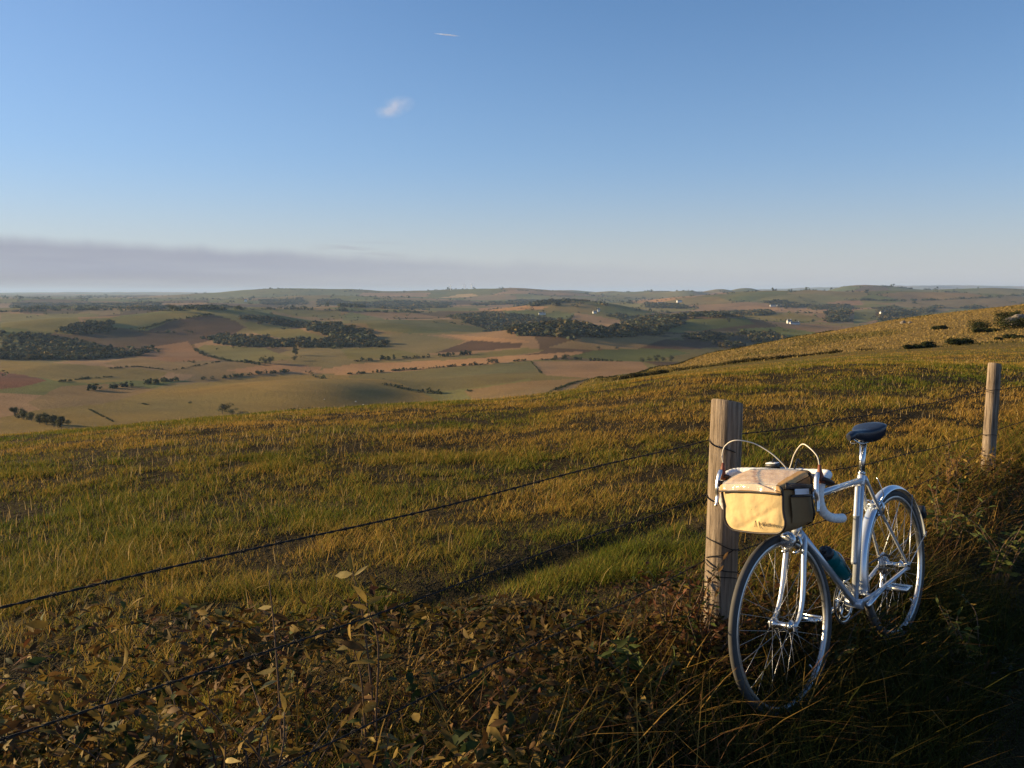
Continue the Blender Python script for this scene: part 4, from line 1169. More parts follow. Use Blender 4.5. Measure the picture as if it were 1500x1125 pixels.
# a leaf : folded along the midrib, tip drooping
_LS = np.array([(0, 0, 0), (.3, .2, .05), (.62, .21, .05), (1, 0, -.06), (.62, -.21, .05), (.3, -.2, .05), (.32, 0, .0), (.65, 0, -.01)])
_LF = [np.array([(0, 1, 6)]), np.array([(1, 2, 7, 6)]), np.array([(2, 3, 7)]), np.array([(3, 4, 7)]), np.array([(4, 5, 6, 7)]), np.array([(5, 0, 6)])]
def leaf_mesh(P, D, Nn, L, W, col, droop):
    """leaves at P pointing along D with normals about Nn"""
    n = len(P); D = nrm(D); S = nrm(np.cross(Nn, D)); U = np.cross(D, S)
    T = _LS[None].repeat(n, 0).copy()
    x = T[..., 0] * L[:, None]; y = T[..., 1] * W[:, None] * 2.2; z = T[..., 2] * W[:, None] * 2 - droop[:, None] * (T[..., 0] ** 2) * L[:, None]
    V = P[:, None] + x[..., None] * D[:, None] + y[..., None] * S[:, None] + z[..., None] * U[:, None]
    base = (np.arange(n) * 8)[:, None]
    F = [(base + f) for f in _LF]
    return V.reshape(-1, 3), F, np.repeat(col[:, None], 8, 1).reshape(-1, 3)
def rdir(n, g, zbias=0):
    d = g.normal(size=(n, 3)); d[:, 2] += zbias
    return nrm(d)

LEAFGOLD, LEAFBROWN, LEAFGREEN, LEAFRED, LEAFPALE = map(np.array, [(.24, .155, .035), (.14, .075, .025), (.055, .07, .016), (.14, .055, .024), (.36, .27, .10)])
def undergrowth():
    g = np.random.default_rng(14)
    Vs, Fs, Cs, off = [], [], [], 0
    def emit(V, F, Cc):
        nonlocal off
        Vs.append(V); Cs.append(Cc); Fs.extend([f + off for f in F]); off += len(V)
    for n, umin, umax, vmin, vmax, hmax, L0, mixs in ((26000, -3.6, -.1, -.2, 1.4, .56, .044, (.40, .38, .19, .03)), (7000, -.4, .9, -.3, .45, .34, .032, (.15, .45, .25, .15)), (9000, .2, 6, -2.6, .35, .22, .036, (.12, .2, .6, .08)), (3500, 3, 14, -1.6, .3, .32, .045, (.2, .3, .42, .08)), (3500, -3, 1.2, -2.6, -.4, .16, .034, (.1, .25, .58, .07))):
        u = g.uniform(umin, umax, n); v = g.uniform(vmin, vmax, n)
        x = FN[0] + u * FD[0] + v * FNV[0]; y = FN[1] + u * FD[1] + v * FNV[1]
        keep = (y > 1.1) & (np.abs(x / np.maximum(y, .1)) < .8) & (g.random(n) < np.clip(.5 + 1.1 * fbm(x, y, .42, 95, 3), .04, 1))
        x, y = x[keep], y[keep]; m = len(x)
        uu, vv = fence_uv(x, y)
        top = hmax * (np.interp(uu, [-3.6, -1.7, -1.1, -.5, 0], [1, 1, .75, .36, .3]) if hmax == .56 else 1.0) * np.clip(.6 + .8 * fbm(x, y, .5, 96, 3), .15, 1.3)
        z = terrain(x, y) + top * g.random(m) ** .7
        k = g.choice(4, m, p=mixs)
        col = np.stack([LEAFGOLD, LEAFBROWN, LEAFGREEN, LEAFRED])[k] * g.uniform(.32, 1.0, (m, 1)) * (np.interp(uu, [-1.6, -.7], [1, .62]) * np.where(vv < -.2, .6, 1))[:, None]  # leaves darkened towards the post and on the verge, painting in shade
        L = L0 * g.uniform(.5, 1.5, m)
        D = rdir(m, g); D[:, 2] *= .5
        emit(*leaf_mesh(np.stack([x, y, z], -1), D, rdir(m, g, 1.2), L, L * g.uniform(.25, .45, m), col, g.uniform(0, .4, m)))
    # dead stems and runners that carry them
    n = 5200; u = g.uniform(-3.6, 6, n) ; v = g.uniform(-.5, 1.0, n)
    x = FN[0] + u * FD[0] + v * FNV[0]; y = FN[1] + u * FD[1] + v * FNV[1]
    k = (y > 1.1) & (np.abs(x / np.maximum(y, .1)) < .8) & (v < np.interp(u, [-1.5, 0], [1.1, .4])); x, y, u = x[k], y[k], u[k]; m = len(x)
    emit(*blade_mesh(np.stack([x, y, terrain(x, y) - .01], -1), np.interp(u, [-3, -1, 0], [.40, .26, .24]) * g.uniform(.5, 1.4, m), g.uniform(.003, .0055, m), g.uniform(0, 6.28, m), g.uniform(0, .9, m), g.uniform(0, 1.1, m), np.where(g.random((m, 1)) < .5, RUST * .7, GOLD * .7), 3))
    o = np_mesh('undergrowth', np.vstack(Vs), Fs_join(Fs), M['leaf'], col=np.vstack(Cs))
    tag(o, 'tangled low brambles, dock and fallen leaves along the foot of the fence', 'undergrowth', kind='stuff')

def shoot(name, label, cat, u, v, h, nst, leafL, pal, seed, spread=.25, group=None, pairs=9):
    """a bushy plant: several arching stems that carry alternate leaves"""
    g = np.random.default_rng(seed)
    x, y = FN[0] + u * FD[0] + v * FNV[0], FN[1] + u * FD[1] + v * FNV[1]
    o = empty(name, (x, y, float(terrain(x, y)))); tag(o, label, cat, group)
    sm = MB(); P, D, L, K = [], [], [], []
    for s in range(nst):
        a = g.uniform(0, 6.28); hh = h * g.uniform(.55, 1.0) if s else h; sp = spread * h * g.uniform(.2, 1)
        b = np.array([g.normal(0, .04), g.normal(0, .04), -.02])
        path = spline([b, b + [sp * .2 * math.cos(a), sp * .2 * math.sin(a), hh * .4], b + [sp * .6 * math.cos(a) + g.normal(0, .02), sp * .6 * math.sin(a), hh * .78], b + [sp * 1.15 * math.cos(a), sp * 1.15 * math.sin(a), hh]], 6)
        MB().tube(path, np.linspace(.0045, .0014, len(path)), 5).build('stem', M['stem'], o)
        for q in range(pairs):
            t = .22 + .78 * (q + .5) / pairs; i = min(int(t * (len(path) - 1)), len(path) - 2)
            for sd in (0, 1):
                if g.random() < .18: continue
                an = q * 2.4 + sd * np.pi + g.normal(0, .3)
                P.append(path[i] + (path[i + 1] - path[i]) * g.random()); D.append([math.cos(an), math.sin(an), g.normal(.15, .35)])
                L.append(leafL * g.uniform(.6, 1.25) * (1.1 - .4 * t)); K.append(g.integers(len(pal)))
        P.append(path[-1]); D.append(path[-1] - path[-3]); L.append(leafL * .8); K.append(0)
    P, D, L, K = np.array(P), nrm(np.array(D)), np.array(L), np.array(K)
    n = len(P)
    V, F, Cc = leaf_mesh(P, D, rdir(n, g, 1.0), L, L * g.uniform(.24, .36, n), np.array(pal)[K] * g.uniform(.65, 1.25, (n, 1)), g.uniform(0, .6, n))
    np_mesh('foliage', V, Fs_join(F), M['leaf'], o, Cc)
    return o

field_grass(); moor_grass(); verge_grass(); undergrowth()
# plants that stand out along the fence; (u along the fence from the near post, v to the field side)
def uv_of(px, Y):
    x = PX0(px) * Y; return fence_uv(np.array(x), np.array(Y))
_gold = [LEAFGOLD, LEAFPALE, LEAFBROWN, LEAFGOLD * .8]
_mix = [LEAFGOLD, LEAFBROWN, LEAFGREEN * 1.3, LEAFBROWN]
_green = [LEAFGREEN, LEAFGREEN * 1.4, np.array([.1, .1, .025]), LEAFGOLD * .6]
GP = 'leafy bramble and sapling shoots along the fence'
PLANTS = [
 ('sapling', 'tall golden-leaved sapling standing clear of the grass left of the middle', 'sapling', 545, 2.45, .74, 3, .075, _gold, .18),
 ('sapling', 'slender sapling with one pale top leaf, left of the tallest sapling', 'sapling', 446, 2.35, .72, 1, .062, _gold, .14),
 ('bramble', 'bramble with small yellowed leaves, furthest into the left foreground corner', 'bramble', 40, 2.0, .42, 5, .055, _gold, .5),
 ('bramble', 'sprawling bramble with folded buff leaves near the left edge', 'bramble', 115, 2.15, .50, 6, .066, _gold, .5),
 ('bramble', 'bramble with long upright buff leaves in the left foreground', 'bramble', 205, 2.1, .44, 6, .064, _gold, .45),
 ('bramble', 'bramble with pale drooping leaves in the middle of the left foreground', 'bramble', 285, 2.2, .52, 6, .064, _mix, .45),
 ('bramble', 'dense golden bramble below the middle wire, left of the saplings', 'bramble', 350, 2.05, .50, 8, .058, _gold, .45),
 ('bramble', 'golden brown bramble mound at the foot of the slender sapling', 'bramble', 420, 2.1, .48, 9, .056, _mix, .45),
 ('bramble', 'small-leaved brown bramble at the foot of the tall golden sapling', 'bramble', 505, 2.15, .38, 8, .05, _mix, .5),
 ('bramble', 'low bramble with tiny ochre leaves at the bottom edge, left of the middle', 'bramble', 300, 1.9, .36, 8, .05, _gold, .5),
 ('bramble', 'low dark bramble at the bottom edge under the lowest wire', 'bramble', 590, 2.15, .34, 7, .05, _mix, .5),
 ('fern', 'drooping spray of broad yellow leaves at the bottom, right of the saplings', 'plant', 655, 2.25, .22, 3, .105, [LEAFGOLD, LEAFPALE], .9),
 ('dock', 'reddish brown dried dock plant below the lowest wire', 'plant', 740, 2.75, .26, 7, .05, [LEAFRED, LEAFBROWN, LEAFBROWN], .4),
 ('dock', 'green-leaved dock plant in the brown weeds left of the near post', 'plant', 935, 3.1, .24, 5, .085, _green, .5),
 ('dock', 'rusty seeding dock between the lowest wire and the near post', 'plant', 985, 3.5, .40, 8, .045, [LEAFRED, LEAFBROWN, LEAFGOLD * .7], .3),
 ('dock', 'brown withered dock standing against the foot of the near post', 'plant', 1030, 3.46, .44, 7, .05, [LEAFBROWN, LEAFRED, LEAFGREEN], .3),
 ('dock', 'dark withered dock in front of the near post, touching the front tyre', 'plant', 1062, 3.36, .34, 7, .05, [LEAFBROWN, LEAFGREEN, LEAFRED], .3),
 ('bramble', 'dark bramble growing up to the pedals of the bicycle', 'bramble', 1228, 3.42, .27, 8, .05, [c * .5 for c in _green], .55),  # greens darkened to paint in the shade below the bicycle
 ('bramble', 'dark low bramble in front of the rear wheel of the bicycle', 'bramble', 1300, 3.72, .25, 8, .055, [c * .5 for c in _green], .55),  # same darkened greens, shade put into the leaf colour
 ('bramble', 'dark green bramble behind the rear wheel of the bicycle', 'bramble', 1395, 5.4, .42, 9, .075, _green, .6),
 ('bramble', 'dark green bramble with round leaves at the right edge', 'bramble', 1480, 5.0, .46, 9, .08, _green, .6),
 ('bramble', 'ochre bramble on the verge between the rear wheel and the grey post', 'bramble', 1405, 6.9, .48, 9, .07, _mix, .5),
 ('bramble', 'sunlit yellowing bramble at the foot of the thinner grey post', 'bramble', 1465, 7.6, .34, 8, .07, _mix, .5),
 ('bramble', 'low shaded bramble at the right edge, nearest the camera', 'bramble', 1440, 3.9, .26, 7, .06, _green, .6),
]
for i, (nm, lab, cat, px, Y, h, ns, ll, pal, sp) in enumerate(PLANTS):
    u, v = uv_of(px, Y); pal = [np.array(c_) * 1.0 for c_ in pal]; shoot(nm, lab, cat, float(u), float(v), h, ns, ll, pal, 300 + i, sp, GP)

# ------------------------------------------------------------------ far trees, hedges, woods
def clumps(P, rad, nq, q, col, g, squash=.9, up=.4):
    """leaf clumps: nq small quads scattered through each blob"""
    n = len(P); N_ = n * nq
    D = rdir(N_, g) * (g.random((N_, 1)) ** .45)
    pr = np.repeat(P, nq, 0); rr = np.repeat(rad, nq, 0)
    c = pr + D * rr
    nn = nrm(D + g.normal(0, .5, (N_, 3)) + [0, 0, up]); s = nrm(np.cross(nn, rdir(N_, g))); t = np.cross(nn, s)
    qq = (np.repeat(q, nq) * g.uniform(.6, 1.4, N_))[:, None]
    V = np.stack([c - s * qq, c - t * qq * .8, c + s * qq, c + t * qq * .8], 1).reshape(-1, 3)
    F = np.arange(N_ * 4).reshape(-1, 4)
    cc = np.repeat(np.repeat(col, nq, 0) * g.uniform(.7, 1.35, (N_, 1)), 4, 0)
    return V, F, cc

def tree(label, x, y, h, w, seed, col=(.05, .06, .02), group=None, name='tree', cat='tree', nq=150, trunk=.13):
    g = np.random.default_rng(seed)
    o = empty(name, (x, y, float(terrain(x, y)) - .1)); tag(o, label, cat, group)
    m = MB()
    m.tube(spline([[0, 0, -.3], [0, .0, h * trunk], [w * .04, 0, h * .6], [0, 0, h * .85]], 5), np.linspace(h * .035, h * .008, 16), 7)
    for k in range(4):
        a = g.uniform(0, 6.28); m.tube(spline([[0, 0, h * (trunk + .08 * k)], [w * .16 * math.cos(a), w * .16 * math.sin(a), h * (.45 + .08 * k)], [w * .32 * math.cos(a), w * .32 * math.sin(a), h * (.58 + .08 * k)]], 4), np.linspace(h * .018, h * .005, 9), 5)
    m.build('trunk', M['bark'], o)
    nl = 11
    P = np.stack([g.normal(0, .22, nl) * w, g.normal(0, .22, nl) * w, h * g.uniform(trunk + .1, .82, nl)], -1)
    rad = np.stack([w * g.uniform(.24, .38, nl)] * 2 + [h * g.uniform(.16, .26, nl)], -1)
    V, F, cc = clumps(P, rad, nq, np.full(nl, h * .035), np.tile(np.array(col), (nl, 1)) * g.uniform(.75, 1.3, (nl, 1)), g)
    np_mesh('crown', V, [F], M['crown'], o, cc, smooth=False)
    return o

def pt(px, py, ymin=350): return ground_at(px, py, ymin)
ROWT = 'oaks in the row at the lower left'
for i, (px, py, h, w, lab) in enumerate([
    (22, 611, 9, 8, 'leftmost oak of the row on the slope at the lower left'), (34, 614, 10, 9, 'second oak from the left in the row at the lower left'),
    (46, 617, 8, 8, 'third oak from the left in the row, where the row dips'), (58, 621, 9, 8, 'fourth oak from the left in the row at the lower left'),
    (68, 623, 11, 10, 'tallest oak in the middle right of the row at the lower left'), (79, 626, 10, 9, 'second oak from the right in the row at the lower left'),
    (90, 629, 11, 10, 'rightmost oak of the row at the lower left')]):
    p = pt(px, py); tree(lab, p[0], p[1], h * .95, w * .68, 500 + i, (.085, .08, .028), ROWT)
for i, (px, py, h, w, lab) in enumerate([(326, 606, 10, 11, 'rounded dark oak just above the crest of the field, largest of its clump'), (340, 607, 6, 8, 'smaller bushy tree touching the right side of the rounded oak'),
    (355, 607, 3.5, 7, 'low spreading thorn right of the rounded oak on the near hill'),
    (433, 521, 17, 11, 'lone tall tree standing over the hedges in the left middle distance'), (432, 529, 9, 8, 'small bushy tree below the lone tall tree'),
    (388, 533, 12, 9, 'left tree of the pair in the pink field'), (396, 534, 14, 10, 'right, taller tree of the pair in the pink field'),
    (278, 592, 3, 5, 'tiny thorn bush on the left slope of the near hill'),
    (716, 532, 8, 8, 'left tree of the small clump on the pale field hedge'), (722, 532, 8, 7, 'middle tree of the small clump on the pale field hedge'), (728, 532, 7, 6, 'right tree of the small clump on the pale field hedge'),
    (813, 528, 9, 9, 'leftmost tree on the hedge of the green field'), (828, 528, 12, 12, 'largest tree on the hedge of the green field'), (843, 528, 8, 8, 'rightmost tree on the hedge of the green field'),
    (941, 530, 8, 10, 'leftmost round tree of the clump below the plough land'), (952, 530, 8, 9, 'second round tree from the left below the plough land'), (962, 530, 12, 12, 'tallest tree of the clump below the plough land'), (972, 530, 9, 9, 'fourth round tree of the clump below the plough land'), (983, 530, 11, 11, 'round tree at the right end of the clump below the plough land'),
    (877, 512, 6, 7, 'left field tree under the brown rise'), (903, 512, 6, 7, 'right field tree under the brown rise'),
    (252, 457, 20, 24, 'broad field tree on the plateau beyond the brown hill'), (1068, 473, 14, 8, 'thin tree alone on the green slope right of the middle')]):
    p = pt(px, py); tree(lab, p[0], p[1], h, w, 540 + i, (.06, .064, .026), 'single trees of the valley', nq=80)

def hedge(label, pts, h, w, seed, col=(.05, .055, .02), ymin=350, spacing=.8, gap=.12, q=.3, name='hedge', nq=14, cat='hedge', group='hedgerows between the fields'):
    g = np.random.default_rng(seed)
    L = world_line(pts, ymin, 5) if ymin else np.asarray(pts, float)
    s = np.concatenate([[0], np.cumsum(np.hypot(*np.diff(L[:, :2], axis=0).T))])
    n = max(4, min(900, int(s[-1] / (spacing * h))))
    u = np.sort(g.uniform(0, s[-1], n)); u = u[vnoise(u, 0 * u, 4 * h, seed) > gap * 1.6]
    x, y = np.interp(u, s, L[:, 0]) + g.normal(0, w * .3, len(u)), np.interp(u, s, L[:, 1]) + g.normal(0, w * .3, len(u))
    hh = h * np.clip(.55 + .8 * vnoise(u, 0 * u, 6 * h, seed + 1) + .2 * g.normal(size=len(u)), .35, 1.7)
    z = terrain(x, y) + hh * .45
    if not len(u): print('EMPTY', label); return None
    P = np.stack([x, y, z], -1); rad = np.stack([np.full(len(u), w * .6) * g.uniform(.8, 1.4, len(u)), np.full(len(u), w * .6) * g.uniform(.8, 1.4, len(u)), hh * .6], -1)
    V, F, cc = clumps(P, rad, nq, hh * q, np.tile(np.array(col), (len(u), 1)) * g.uniform(.75, 1.3, (len(u), 1)), g)
    o = np_mesh(name, V, [F], M['crown'], None, cc, smooth=False)
    return tag(o, label, cat, group)

HEDGES = [
 ('long hedge under the pale pink strip field, centre of the valley', [(505, 549), (560, 545), (640, 539), (720, 533), (780, 527)], 3.0, 3),
 ('bushy hedge between the green field and the brown field', [(782, 528), (830, 526), (880, 529), (922, 530)], 3.4, 4),
 ('hedge above the left end of the pale pink strip', [(498, 531), (560, 527), (640, 523), (690, 519)], 5, 5),
 ('dark shrubby hedge left of the near hill', [(130, 572), (170, 568), (205, 564), (262, 557)], 4.5, 5),
 ('hedge behind the near hill, nearest its crest', [(290, 557), (330, 554), (380, 548), (425, 545)], 4.0, 5),
 ('short hedge leading to the pair of trees', [(358, 531), (385, 535)], 4, 5),
 ('thin hedge crossing the pink fields under the brown hill', [(160, 540), (200, 537), (250, 543), (322, 530)], 1.6, 2),
 ('thorn hedge in the hollow right of the near hill', [(560, 564), (585, 568), (612, 574), (645, 577)], 3.2, 6),
 ('thin hedge running down between the brown fields', [(778, 530), (785, 538), (793, 547)], 1.5, 1.5),
 ('hedge round the foot of the green field under the brown hill', [(285, 512), (300, 521), (340, 530), (390, 532)], 3, 4),
 ('hedge along the ridge behind the left plateau', [(0, 457), (60, 456), (120, 454), (240, 455)], 7, 10),
 ('thin dark fence-like hedge dropping down the near slope', [(130, 600), (148, 609), (166, 618)], .9, 1),
 ('hedge along the top of the plough land left of the middle', [(200, 486), (250, 470), (312, 461)], 4, 5),
 ('thick hedge from the brown hill to the wood on its right', [(310, 503), (380, 507), (450, 508), (500, 511)], 6, 8),
 ('hedge along the plateau behind the brown hill', [(330, 454), (420, 453), (500, 456), (620, 458)], 8, 12),
 ('hedge dividing the pink slope from the green slope, right of the wood', [(832, 472), (842, 459)], 6, 6),
 ('hedge at the edge of the brown field, in the middle right', [(795, 579), (840, 561), (880, 553)], 1.6, 3),
 ('hedge crossing the far green slope on the right', [(1010, 491), (1060, 492), (1130, 488)], 6, 10),
 ('dark hedge along the skyline field at the far right', [(1240, 440), (1330, 441), (1420, 438), (1500, 432)], 9, 16),
 ('short hedge on the near hill slope, a dark dash', [(203, 591), (217, 593)], 1.2, 2),
 ('short dark hedge in the brown hollow, centre right', [(682, 572), (692, 574)], 1.6, 3),
 ('hedge on the pink rise, far left of the near hill', [(85, 560), (120, 556), (165, 552)], 2.0, 3),
]
for i, (lab, pts, h, w) in enumerate(HEDGES): hedge(lab, pts, h, w, 700 + i)
# the bank hedges of the right hand hill, near enough to show their twigs
def crest(px, y0, y1):
    Y = np.linspace(y0, y1, 400); x = PX0(px) * Y; z = terrain(x, Y); k = int(np.argmax((z - ZC) / Y)); return (x[k], Y[k], z[k])
hedge('dark bank hedge along the far shoulder of the right hand hill', [crest(px, 100, 300) for px in range(872, 1225, 12)], .36, .8, 801, (.05, .05, .02), 0, spacing=.55, gap=.0, q=.2, nq=46)
hedge('low straggling hedge between the mown field and the straw hillside', [(PX0(px) * float(moor_edge(PX0(px))), float(moor_edge(PX0(px))), 0.0) for px in range(900, 1300, 20)], 0.5, .9, 802, (.06, .05, .018), 0, spacing=.28, gap=.14, q=.16, nq=40)
def gorse(label, px, py, w, h, seed, col=(.03, .036, .012), nb=6):
    g = np.random.default_rng(seed); p = pt(px, py, 60)
    o = empty('gorse_bush', (p[0], p[1], p[2] - .05)); tag(o, label, 'bush', 'gorse bushes on the right hand hill')
    P = np.stack([g.uniform(-.5, .5, nb) * w, g.normal(0, .25, nb) * min(w, 3), h * g.uniform(.3, .6, nb)], -1)
    rad = np.stack([np.full(nb, w / nb * 1.3) + .3, np.full(nb, h * .7), h * g.uniform(.4, .6, nb)], -1)
    V, F, cc = clumps(P, rad, 260, np.full(nb, .12), np.tile(np.array(col), (nb, 1)) * g.uniform(.8, 1.25, (nb, 1)), g)
    np_mesh('foliage', V, [F], M['crown'], o, cc, smooth=False)
    for k in range(3): MB().tube(np.array([[P[k % nb][0] * .5, P[k % nb][1] * .5, -.2], P[k % nb]]), [.05, .02], 5).build('stem', M['bark'], o)
for i, a in enumerate([('wide dark gorse bush casting a shadow at the top of the mown field', 1407, 505, 4.8, 1.25), ('rounded gorse bush at the field edge, left of the wide dark one', 1360, 509, 2.0, 1.0), ('flat straggling gorse left of the rounded bush', 1338, 511, 2.0, .7),
    ('gorse patch alone in the middle of the straw hillside', 1378, 482, 4.4, .9), ('small gorse bush at the right edge of the mown field', 1480, 496, 1.3, .8), ('pair-like small gorse under the rocky scrub', 1491, 496, 1.0, .7), ('tiny gorse left of the small pair at the right edge', 1463, 498, .9, .5),
    ('big gorse thicket below the rocks at the right edge', 1460, 483, 9.5, 2.3), ('gorse thicket above and left of the rocks', 1478, 466, 6.0, 1.9), ('gorse thicket filling the right edge beside the rocks', 1496, 481, 8.0, 2.6), ('low gorse fringe left of the big thicket', 1440, 487, 4.0, 1.0)]):
    gorse(*a, 830 + i, nb=8 if a[3] > 3 else 5)
def boulder(label, px, py, size, seed):
    g = np.random.default_rng(seed); p = pt(px, py, 60)
    o = MB().ball((0, 0, 0), size, 14, 20, noise=.07, g=g).build('boulder', M['rock']); o.location = (p[0], p[1], p[2] + size[2] * .3)
    tag(o, label, 'rock', 'boulders on the right hand hill')
for i, a in enumerate([('largest grey boulder in the gorse at the right edge', 1493, 468, (1.8, 1.1, .9)), ('pale flat boulder left of the largest one', 1481, 472, (1.9, 1.0, .8)), ('reddish rock on the skyline of the right hill', 1323, 474, (.8, .7, .6)), ('small rock beside the reddish skyline rock', 1333, 473.5, (.6, .5, .35)), ('round boulder between the gorse thickets', 1488, 476, (1.2, .8, .6))]): boulder(*a, 860 + i)

def wood(label, polys, h, seed, dens=1.0, col=(.06, .066, .034)):
    g = np.random.default_rng(seed); Ps, Rs, Hs, Cs = [], [], [], []
    for poly in polys:
        W = world_poly(poly, 350, 18); lo, hi = W.min(0), W.max(0)
        A = .5 * abs(np.dot(W[:, 0], np.roll(W[:, 1], 1)) - np.dot(W[:, 1], np.roll(W[:, 0], 1)))
        n = int(np.clip(A / (h * .75) ** 2 * dens, 25, 2600))
        x = g.uniform(lo[0], hi[0], n * 4); y = g.uniform(lo[1], hi[1], n * 4)
        k = inside(x, y, W); sc = max(25.0, .22 * math.sqrt(A))
        k &= (fbm(x, y, sc, seed, 3) > -.1) | (g.random(len(x)) < .1); x, y = x[k][:n], y[k][:n]
        x = x + g.normal(0, h * .6, len(x)); y = y + g.normal(0, h * .9, len(y))
        if not len(x): continue
        hh = h * .72 * g.uniform(.5, 1.3, len(x)) * (1 + .3 * fbm(x, y, 60, seed + 3)); wd = np.sqrt(A / max(len(x), 1)) * .75
        wd = np.maximum(wd, h * .35) * g.uniform(.7, 1.3, len(x))
        Ps.append(np.stack([x, y, terrain(x, y) + hh * .5], -1)); Rs.append(np.stack([wd, wd, hh * .52], -1)); Hs.append(hh * .22 + wd * .12)
    if not Ps: print('EMPTY', label); return
    P, Rr, H_ = np.vstack(Ps), np.vstack(Rs), np.concatenate(Hs)
    c0 = np.tile(np.array(col), (len(P), 1)) * g.uniform(.55, 1.45, (len(P), 1)); c0[g.random(len(P)) < .25] *= [2.1, 1.4, .9]; c0 *= (1 + .35 * fbm(P[:, 0], P[:, 1], 90, seed + 5))[:, None]
    V, F, cc = clumps(P, Rr, 30, H_, c0, g, up=.6)
    o = np_mesh('woodland', V, [F], M['crown'], None, cc, smooth=False)
    tag(o, label, 'wood', kind='stuff')
WOODS = [
 ('dark wood filling the hollow at the left edge of the valley', [[(0, 487), (60, 492), (110, 503), (190, 512), (228, 509), (205, 521), (120, 527), (0, 527)]], 10),
 ('wood on the slope above the left edge hollow', [[(85, 483), (130, 473), (165, 473), (160, 487), (110, 491)]], 9),
 ('long belt of dark wood below the brown hill', [[(300, 493), (340, 491), (400, 498), (470, 501), (540, 496), (570, 502), (555, 509), (500, 508), (400, 509), (320, 504)]], 10),
 ('wood clothing the knoll left of centre', [[(440, 476), (500, 478), (535, 486), (560, 498), (530, 501), (480, 496)]], 11),
 ('thin scattered wood on the slope above the belt', [[(350, 465), (400, 465), (430, 473), (500, 476), (490, 484), (420, 478), (380, 474)]], 8),
 ('broad brown wood across the centre of the valley', [[(660, 464), (720, 460), (800, 467), (860, 480), (900, 489), (870, 494), (790, 493), (740, 486), (690, 476)]], 13),
 ('wooded dip right of the broad brown wood', [[(840, 483), (890, 479), (960, 484), (965, 491), (880, 496)], [(890, 463), (975, 463), (1000, 475), (960, 485), (930, 472)]], 12),
 ('blue wooded slopes far off, left of the turbines', [[(548, 443), (600, 441), (660, 444), (650, 451), (560, 453)], [(498, 443), (540, 444), (530, 452), (500, 452)], [(380, 440), (440, 437), (450, 446), (390, 447)], [(470, 440), (498, 439), (495, 447), (465, 447)]], 14),
 ('wooded ridge far off, right of the turbines', [[(690, 447), (760, 440), (840, 440), (900, 446), (850, 456), (800, 449), (740, 447)]], 14),
 ('wood on the ridge to the left of the far plateau', [[(20, 444), (110, 446), (230, 444), (235, 452), (110, 455), (30, 452)], [(240, 450), (330, 448), (330, 454), (250, 455)]], 12),
 ('wood behind the white farm on the right hand ridge', [[(1118, 444), (1150, 441), (1185, 449), (1150, 452)]], 14),
 ('wooded valley right of the middle', [[(1210, 454), (1240, 451), (1245, 472), (1215, 472)], [(1180, 448), (1240, 447), (1250, 452), (1190, 454)]], 12),
 ('wood around the pair of white farms on the right', [[(1285, 452), (1310, 449), (1340, 461), (1330, 472), (1290, 470)], [(1335, 456), (1380, 449), (1352, 461)]], 12),
 ('dark patch of wood on the far right slope', [[(1408, 452), (1425, 448), (1442, 450), (1438, 453)]], 12),
 ('wood at the foot of the green slopes, beyond the right hand hill', [[(1005, 492), (1060, 491), (1062, 498), (1015, 498)], [(1098, 492), (1130, 489), (1146, 498), (1100, 501)], [(1058, 505), (1080, 504), (1090, 509), (1060, 510)]], 11),
 ('blue wood on the far slope right of the centre', [[(1000, 462), (1030, 460), (1060, 464), (1010, 470)], [(945, 444), (1000, 448), (1010, 453), (950, 451)], [(1060, 458), (1120, 455), (1130, 462), (1070, 465)]], 13),
]
for i, (lab, polys, h) in enumerate(WOODS): wood(lab, polys, h, 900 + i)

def far_hedgerows():
    g = np.random.default_rng(77)
    x, y = sample_wedge(260000, 560, 11000, -.72, .72, g, 1.0)
    _, e = parcels(x, y)
    k = (e < np.maximum(2.2, y * .0016)) & (vnoise(x, y, 90, 78) > np.interp(y, [600, 1500, 3500], [.8, .66, .48]))
    x, y = x[k], y[k]; n = len(x)
    h = np.clip(1.2 + y * .0011, 1.5, 9) * g.uniform(.4, 1.5, n) * np.where(g.random(n) < .08, 2.2, 1)
    P = np.stack([x, y, terrain(x, y) + h * .45], -1)
    rad = np.stack([h * .9, h * .9, h * .55], -1)
    V, F, cc = clumps(P, rad, 12, h * .3, np.tile(np.array((.045, .05, .02)), (n, 1)) * g.uniform(.6, 1.6, (n, 1)), g)
    o = np_mesh('distant_hedgerows', V, [F], M['crown'], None, cc, smooth=False)
    tag(o, 'thin hedgerows and scattered trees between the parcels of the far valley', 'hedgerows', kind='stuff')
far_hedgerows()

